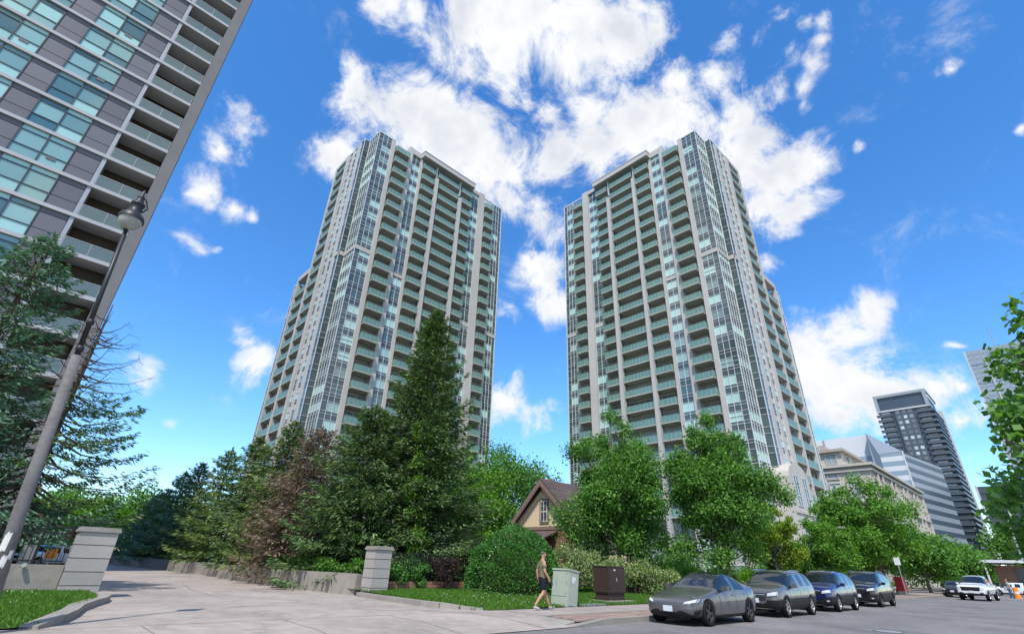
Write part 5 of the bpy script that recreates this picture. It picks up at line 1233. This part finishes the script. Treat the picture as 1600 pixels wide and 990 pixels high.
def person(label, loc, rz, legs, arms, shirt, shorts, long_legs=False, name='person'):
    t = thing(name, label, 'person', loc, rz)
    P, E_, R_ = [(0, 0, .97)], [], [(.135, .10)]
    top = chain(P, E_, R_, 0, [((.01, 0, 1.12), (.125, .095)), ((.0, 0, 1.28), (.145, .105)), ((.0, 0, 1.40), (.13, .095))])
    nk = chain(P, E_, R_, top, [((.015, 0, 1.50), .055), ((.035, 0, 1.575), .062), ((.045, 0, 1.65), (.078, .092)), ((.035, 0, 1.73), (.072, .085))])
    chain(P, E_, R_, len(P)-2, [((.135, 0, 1.635), .018)])          # nose
    sh, so_ = [], []
    for sg, arm in zip((1, -1), arms):
        a = chain(P, E_, R_, top, [((.0, sg*.17, 1.41), .062), (arm[0], .047), (arm[1], .034), (arm[2], .03)])
        w_ = Vector(arm[2]); dr = (w_-Vector(arm[1])).normalized(); sd = Vector((1, 0, 0)) if abs(dr.x) < .8 else Vector((0, 0, 1))
        pl = chain(P, E_, R_, a, [(tuple(w_+dr*.06), (.036, .018))])
        for q, (o_, ln) in enumerate(((-.03, .07), (-.01, .085), (.012, .08), (.032, .06))):
            chain(P, E_, R_, pl, [(tuple(w_+dr*.10+sd*o_), .0095), (tuple(w_+dr*(.10+ln*.55)+sd*o_+Vector((.012, -sg*.012, 0))), .0085), (tuple(w_+dr*(.10+ln)+sd*o_*.9+Vector((.02, -sg*.03, 0))), .0075)])
        chain(P, E_, R_, a, [(tuple(w_+dr*.03+sd*.035), .011), (tuple(w_+dr*.075+sd*.055), .009)])
    for sg, leg in zip((1, -1), legs):
        chain(P, E_, R_, 0, [((.0, sg*.095, .90), .095), (leg[0], .062), (tuple(Vector(leg[0]).lerp(Vector(leg[1]), .35)+Vector((-.02, 0, 0))), .06), (leg[1], .036), (leg[2], .03)])
    skin_mesh('body', P, E_, R_, 'skin', t)
    # shirt: torso and short sleeves
    P, E_, R_ = [(0, 0, .86)], [], [(.185, .145)]
    top = chain(P, E_, R_, 0, [((.01, 0, .98), (.178, .14)), ((.01, 0, 1.12), (.17, .13)), ((.0, 0, 1.28), (.175, .13)), ((.0, 0, 1.41), (.145, .105)), ])
    chain(P, E_, R_, top, [((.01, 0, 1.475), .075)])
    for sg, arm in zip((1, -1), arms): chain(P, E_, R_, top, [((.0, sg*.17, 1.415), .092), (tuple(Vector((0, sg*.175, 1.41)).lerp(Vector(arm[0]), .8)), .076)])
    skin_mesh('shirt', P, E_, R_, shirt, t)
    P, E_, R_ = [(0, 0, 1.04)], [], [(.165, .13)]
    chain(P, E_, R_, 0, [((0, 0, .93), (.165, .13))])
    for sg, leg in zip((1, -1), legs):
        hip = Vector((.0, sg*.095, .88)); kn = Vector(leg[0]); seq = [(tuple(hip), .115), (tuple(hip.lerp(kn, .88)), .096)]
        if long_legs: seq = [(tuple(hip), .112), (tuple(kn), .08), (tuple(kn.lerp(Vector(leg[1]), .9)), .062)]
        chain(P, E_, R_, 1, seq)
    skin_mesh('shorts' if not long_legs else 'trousers', P, E_, R_, shorts, t)
    for sg, leg in zip((1, -1), legs):
        a, f = Vector(leg[1]), Vector(leg[2]); d_ = (f-a)
        skin_mesh('shoe', [tuple(a+Vector((-.055, 0, -.045))), tuple(a.lerp(f, .5)+Vector((0, 0, -.02))), tuple(f+Vector((.05, 0, 0)))], [(0, 1), (1, 2)], [(.048, .045), (.052, .045), (.045, .03)], 'shoe', t)
    hp, he, hr = [(.0, 0, 1.66)], [], [(.082, .096)]
    chain(hp, he, hr, 0, [((.012, 0, 1.725), (.083, .096)), ((.02, 0, 1.765), (.06, .07))])
    skin_mesh('hair', hp, he, hr, 'hair', t)
    for sg in (1, -1): MB().tube([(.03, sg*.078, 1.625), (.02, sg*.09, 1.67)], .016, 6).build('ear', 'skin', t)
    return t
man = person('man in an olive shirt and dark shorts walking past the hedge', (13.75, 12.75, .137), -.40,
    legs=[((.14, .10, .52), (.33, .10, .12), (.46, .10, .08)), ((.0, -.10, .52), (-.31, -.10, .14), (-.19, -.10, .045))],
    arms=[((-.10, .235, 1.15), (-.06, .25, .92), (-.05, .25, .90)), ((-.03, -.24, 1.16), (.12, -.25, .95), (.125, -.25, .93))], shirt='shirt', shorts='shorts')
ca = thing('hand_camera', 'black camera carried in the hand of the walking man', 'camera', (13.75+.07, 12.75-.30, .137+.78), -.4)
MB().box(-.07, .07, -.035, .035, -.05, .05).build('body', 'car_black', ca); MB().lathe([(.001, -.12), (.034, -.12), (.036, -.036)], 12, axis='y').build('lens', 'black_metal', ca)
MB().tube([(-.07, 0, .05), (-.03, 0, .10), (.04, 0, .10), (.07, 0, .05)], .006, 5).build('strap', 'car_black', ca)
person('person in a pale shirt and jeans crossing beside the white pickup truck', (69.7, 5.0, 0), 2.2,
    legs=[((.14, .10, .50), (.24, .10, .10), (.38, .10, .05)), ((-.05, -.10, .50), (-.30, -.10, .14), (-.2, -.10, .05))],
    arms=[((.06, .25, 1.15), (.22, .2, 1.05), (.24, .19, 1.05)), ((-.1, -.24, 1.15), (.02, -.26, .93), (.03, -.26, .91))], shirt='shirt_pale', shorts='jeans', long_legs=True)
# ------------------------------------------------------------------ lamp posts, cabinets, signs
def lamp_post():
    t = thing('lamp_post', 'tall concrete lamp post with a black bell lantern beside the railing', 'lamp post', (.28, 13.0, .1))
    MB().tube([(0, 0, 0), (-.2, 0, 2.0), (-.42, 0, 4.9)], [.118, .108, .085], 16).build('pole', 'pole_concrete', t, True)
    MB().tube([(-.42, 0, 4.9), (-.60, 0, 8.05)], [.05, .042], 10).build('upper_pole', 'black_metal', t, True)
    for z in (5.0, 5.6): MB().lathe([(.05, z), (.07, z+.02), (.07, z+.1), (.05, z+.12)], 12, (-.42-.057*(z-4.9), 0, 0)).build('collar', 'black_metal', t, True)
    cx = -.605
    g = MB().lathe([(.05, 8.03), (.13, 8.06), (.21, 8.16), (.245, 8.30)], 20, (cx, 0, 0)).build('lens', 'lamp_glass', t, True)
    MB().lathe([(.262, 8.29), (.265, 8.33), (.24, 8.42), (.17, 8.50), (.125, 8.54), (.12, 8.72), (.145, 8.74), (.145, 8.79), (.09, 8.82), (.07, 8.95), (.085, 8.98), (.05, 9.02), (.03, 9.15), (.001, 9.22)], 20, (cx, 0, 0)).build('hood', 'black_metal', t, True)
    MB().tube([(cx+.13, 0, 8.6), (cx+.2, 0, 8.75), (cx+.1, 0, 8.98)], .02, 6).build('bracket', 'black_metal', t)
    # torn flyers taped round the pole
    R = random.Random(8)
    for (z, h_, a0, w_) in ((1.25, .34, 3.7, .9), (1.0, .22, 4.3, .7), (.72, .25, 3.6, .8), (1.12, .2, 5.0, .5), (.45, .2, 4.4, .6)):
        m = MB(); n = 6; rr = .1185
        for k in range(n):
            a, b = a0+w_*k/n, a0+w_*(k+1)/n; cxp = -.1*(z+h_/2); e0, e1 = R.uniform(0, .05), R.uniform(0, .05)
            m.quad((cxp+rr*math.cos(a), rr*math.sin(a), z+e0), (cxp+rr*math.cos(b), rr*math.sin(b), z+e1), (cxp+rr*math.cos(b), rr*math.sin(b), z+h_-e0), (cxp+rr*math.cos(a), rr*math.sin(a), z+h_-e1))
        m.build('flyer', 'paper', t)
    return t
lamp_post()
def street_lamp(loc, label, h=7.5, lean=(-.1, 0)):
    t = thing('street_lamp', label, 'lamp post', loc)
    MB().tube([(0, 0, 0), (lean[0]*.5, 0, h*.5), (lean[0], 0, h)], [.13, .10, .07], 12).build('pole', 'galvanised', t, True); MB().lathe([(.18, 0), (.18, .3), (.13, .34)], 12).build('base', 'galvanised', t, True)
    MB().tube([(lean[0], 0, h-.1), (lean[0], -.7, h+.25), (lean[0], -1.5, h+.3)], .035, 6).build('arm', 'galvanised', t); MB().box(lean[0]-.12, lean[0]+.12, -2.0, -1.45, h+.22, h+.36).build('lamp_head', 'galvanised', t)
street_lamp((33.4, 15.6, .13), 'grey metal lamp post rising behind the grey sedan into the maple', 7.0, (-.05, 0)); street_lamp((54.5, 15.4, .13), 'grey metal lamp post behind the airy green tree', 5.0, (-.05, 0))
def cabinets():
    t = thing('utility_cabinet', 'pale green tilted utility cabinet at the edge of the lawn', 'cabinet', (15.72, 13.36, .10)); t.rotation_euler = (0, math.radians(8), 0)
    w, d, h = .58, .80, 1.30
    MB().box(0, w, 0, d, 0, h-.06).build('body', 'cabinet_green', t); MB().box(-.03, w+.03, -.03, d+.03, h-.06, h).build('lid', 'cabinet_green', t)
    MB().box(-.015, -.002, .05, d-.05, .38, h-.12).build('door', 'cabinet_green', t); MB().box(-.012, -.002, .05, d-.05, .05, .34).build('lower_panel', 'cabinet_green', t)
    MB().box(.05, w-.05, -.015, -.002, .1, h-.12).build('side_panel', 'cabinet_green', t)
    for k in range(4): MB().box(.10+.22*(k % 2), .14+.22*(k % 2), -.025, -.016, .25+.5*(k//2), .45+.5*(k//2)).build('vent', 'far_grey', t)
    MB().box(-.03, -.016, .55, .6, .75, .9).build('handle', 'far_grey', t)
    for z in (.45, .8, 1.1): MB().box(-.03, -.016, .06, .1, z, z+.08).build('hinge', 'galvanised', t)
    MB().box(.2, .38, -.02, -.016, .85, 1.05).build('plate', 'sign_white', t)
    t = thing('utility_cabinet', 'dark brown utility cabinet on a concrete pad by the dogwood', 'cabinet', (19.3, 14.1, .14))
    MB().box(-.25, 1.55, -.3, .9, -.1, .09).build('pad', 'kerb', t); MB().box(.05, 1.25, .05, .7, .092, .36).build('base', 'cabinet_brown', t); MB().box(0, 1.3, 0, .75, .362, 1.36).build('body', 'cabinet_brown', t); MB().box(-.03, 1.33, -.03, .78, 1.362, 1.4).build('lid', 'cabinet_brown', t)
    MB().box(.03, .64, -.015, -.002, .40, 1.32).build('door', 'cabinet_brown', t); MB().box(.66, 1.27, -.015, -.002, .40, 1.32).build('door', 'cabinet_brown', t); MB().box(-.015, -.002, .05, .70, .40, 1.32).build('side_panel', 'cabinet_brown', t)
    [MB().box(.045, .075, -.03, -.016, z, z+.1).build('hinge', 'black_metal', t) for z in (.5, .85, 1.15)]; MB().box(.6, .64, -.04, -.016, .8, .95).build('handle', 'galvanised', t)
    MB().box(.45, .58, -.02, -.016, 1.22, 1.27).build('label_plate', 'sign_white', t)
    tag(MB().box(16.75, 18.2, 13.42, 13.95, .1, .19).build('access_cover', 'galvanised'), 'flat pale access cover in the grass beside the green cabinet', 'cover')
cabinets()
def sign(loc, label, h, w, hh, mt, lean=0):
    t = thing('sign_post', label, 'sign', loc); MB().box(-.03, .03, -.03, .03, 0, h).build('post', 'galvanised', t); MB().box(-.05, -.032, -w/2, w/2, h-hh, h).build('sign_panel', mt, t); return t
sign((58.0, 10.9, .13), 'white parking sign on a thin post beside the red bin', 3.0, .45, .6, 'sign_white')
t = thing('utility_pole', 'dark wooden utility pole behind the red bin', 'pole', (60.5, 12.9, .1)); MB().tube([(0, 0, 0), (-.35, 0, 6.5)], [.14, .10], 10).build('pole', 'bark', t, True); MB().box(-.45, -.22, -.3, .3, 4.4, 5.2).build('box', 'galvanised', t)
b = thing('litter_bin', 'red litter bin standing behind the kerb', 'bin', (63.5, 12.2, .13)); MB().prism([(-.4, -.35), (.4, -.35), (.4, .35), (-.4, .35)], .3, 1.4).build('body', 'bin_red', b); MB().box(-.36, .36, -.31, .31, 0, .298).build('base', 'galvanised', b); MB().box(-.43, .43, -.38, .38, 1.402, 1.5).build('lid', 'bin_red', b)
o = thing('construction_sign', 'orange diamond construction sign at the intersection', 'sign', (84, 2.2, 0)); MB().tube([(0, 0, 0), (0, 0, 3)], .05).build('post', 'galvanised', o)
MB().poly([(-.06, 0, 2.6), (-.06, -1.1, 3.7), (-.06, 0, 4.8), (-.06, 1.1, 3.7)]).poly([(-.03, 0, 2.6), (-.03, 1.1, 3.7), (-.03, 0, 4.8), (-.03, -1.1, 3.7)]).build('sign_panel', 'orange', o)
for i, (x, y) in enumerate([(80, 5.3), (86.5, 3.4)]):
    o = thing('traffic_barrel', ('orange traffic barrel beside the crossing pedestrian', 'orange traffic barrel at the construction sign')[i], 'barrel', (x, y, 0)); MB().lathe([(.33, 0), (.33, .08), (.26, .1), (.22, 1.0), (.001, 1.05)], 14).build('drum', 'orange', o); MB().lathe([(.25, .45), (.24, .62)], 14).build('stripe', 'sign_white', o)
# hydro pole across the intersection and things behind the left railing
t = thing('utility_pole', 'grey leaning utility pole behind the brick pavilion', 'pole', (112, 5.4, 0)); MB().tube([(0, 0, 0), (0, -.2, 11)], [.18, .12], 8).build('pole', 'galvanised', t); MB().tube([(0, -.2, 10.4), (0, 2.2, 10.8)], .05).build('arm', 'galvanised', t)
suv('pale car parked behind the railing in the parking court', (1.2, 51, .14), 'paint_white', 4.4, 1.5, .9, 2.65, .88, face='vee', rails=False, cladding=False, group=None, rz=.7)
t = thing('pylon_sign', 'red and white pylon sign behind the railing', 'sign', (4.15, 62, .1)); MB().box(-.12, .12, -.1, .1, 0, 2.2).build('post', 'sign_white', t); MB().box(-.75, .75, -.2, .2, 2.2, 2.75).build('sign_panel', 'sign_red', t)
t = thing('site_sign', 'grey slab sign standing in the grass island behind the railing', 'sign', (1.1, 33, .2)); MB().box(-.22, .22, -.1, .1, 0, 1.35).build('sign_panel', 'galvanised', t); MB().box(-.3, .3, -.16, .16, -.1, .1).build('base', 'kerb', t)
t = thing('notice_board', 'small orange notice board behind the railing', 'sign', (2.85, 48.5, .1)); MB().box(-.3, .3, -.05, .05, .7, 1.3).build('sign_panel', 'orange', t); MB().box(-.05, .05, -.04, .04, 0, .7).build('post', 'galvanised', t)
# bench and planter at the stone building entrance
t = thing('stone_bench', 'pale stone bench by the entrance garden', 'bench', (68.5, 14.2, .14)); MB().box(-1.3, 1.3, -.3, .3, .4, .55).build('seat', 'limestone', t); MB().box(-1.1, -.8, -.25, .25, 0, .398).build('leg', 'limestone', t); MB().box(.8, 1.1, -.25, .25, 0, .398).build('leg', 'limestone', t)

# manhole cover and gutter grate in the road, iron access lid in the driveway
m = thing('manhole_cover', 'round iron manhole cover set in the road', 'cover', (20.5, 4.6, .004)); MB().lathe([(.36, 0), (.36, .008), (.001, .008)], 24).build('lid', 'galvanised', m); MB().lathe([(.40, 0), (.40, .005), (.361, .005)], 24).build('ring', 'black_metal', m)
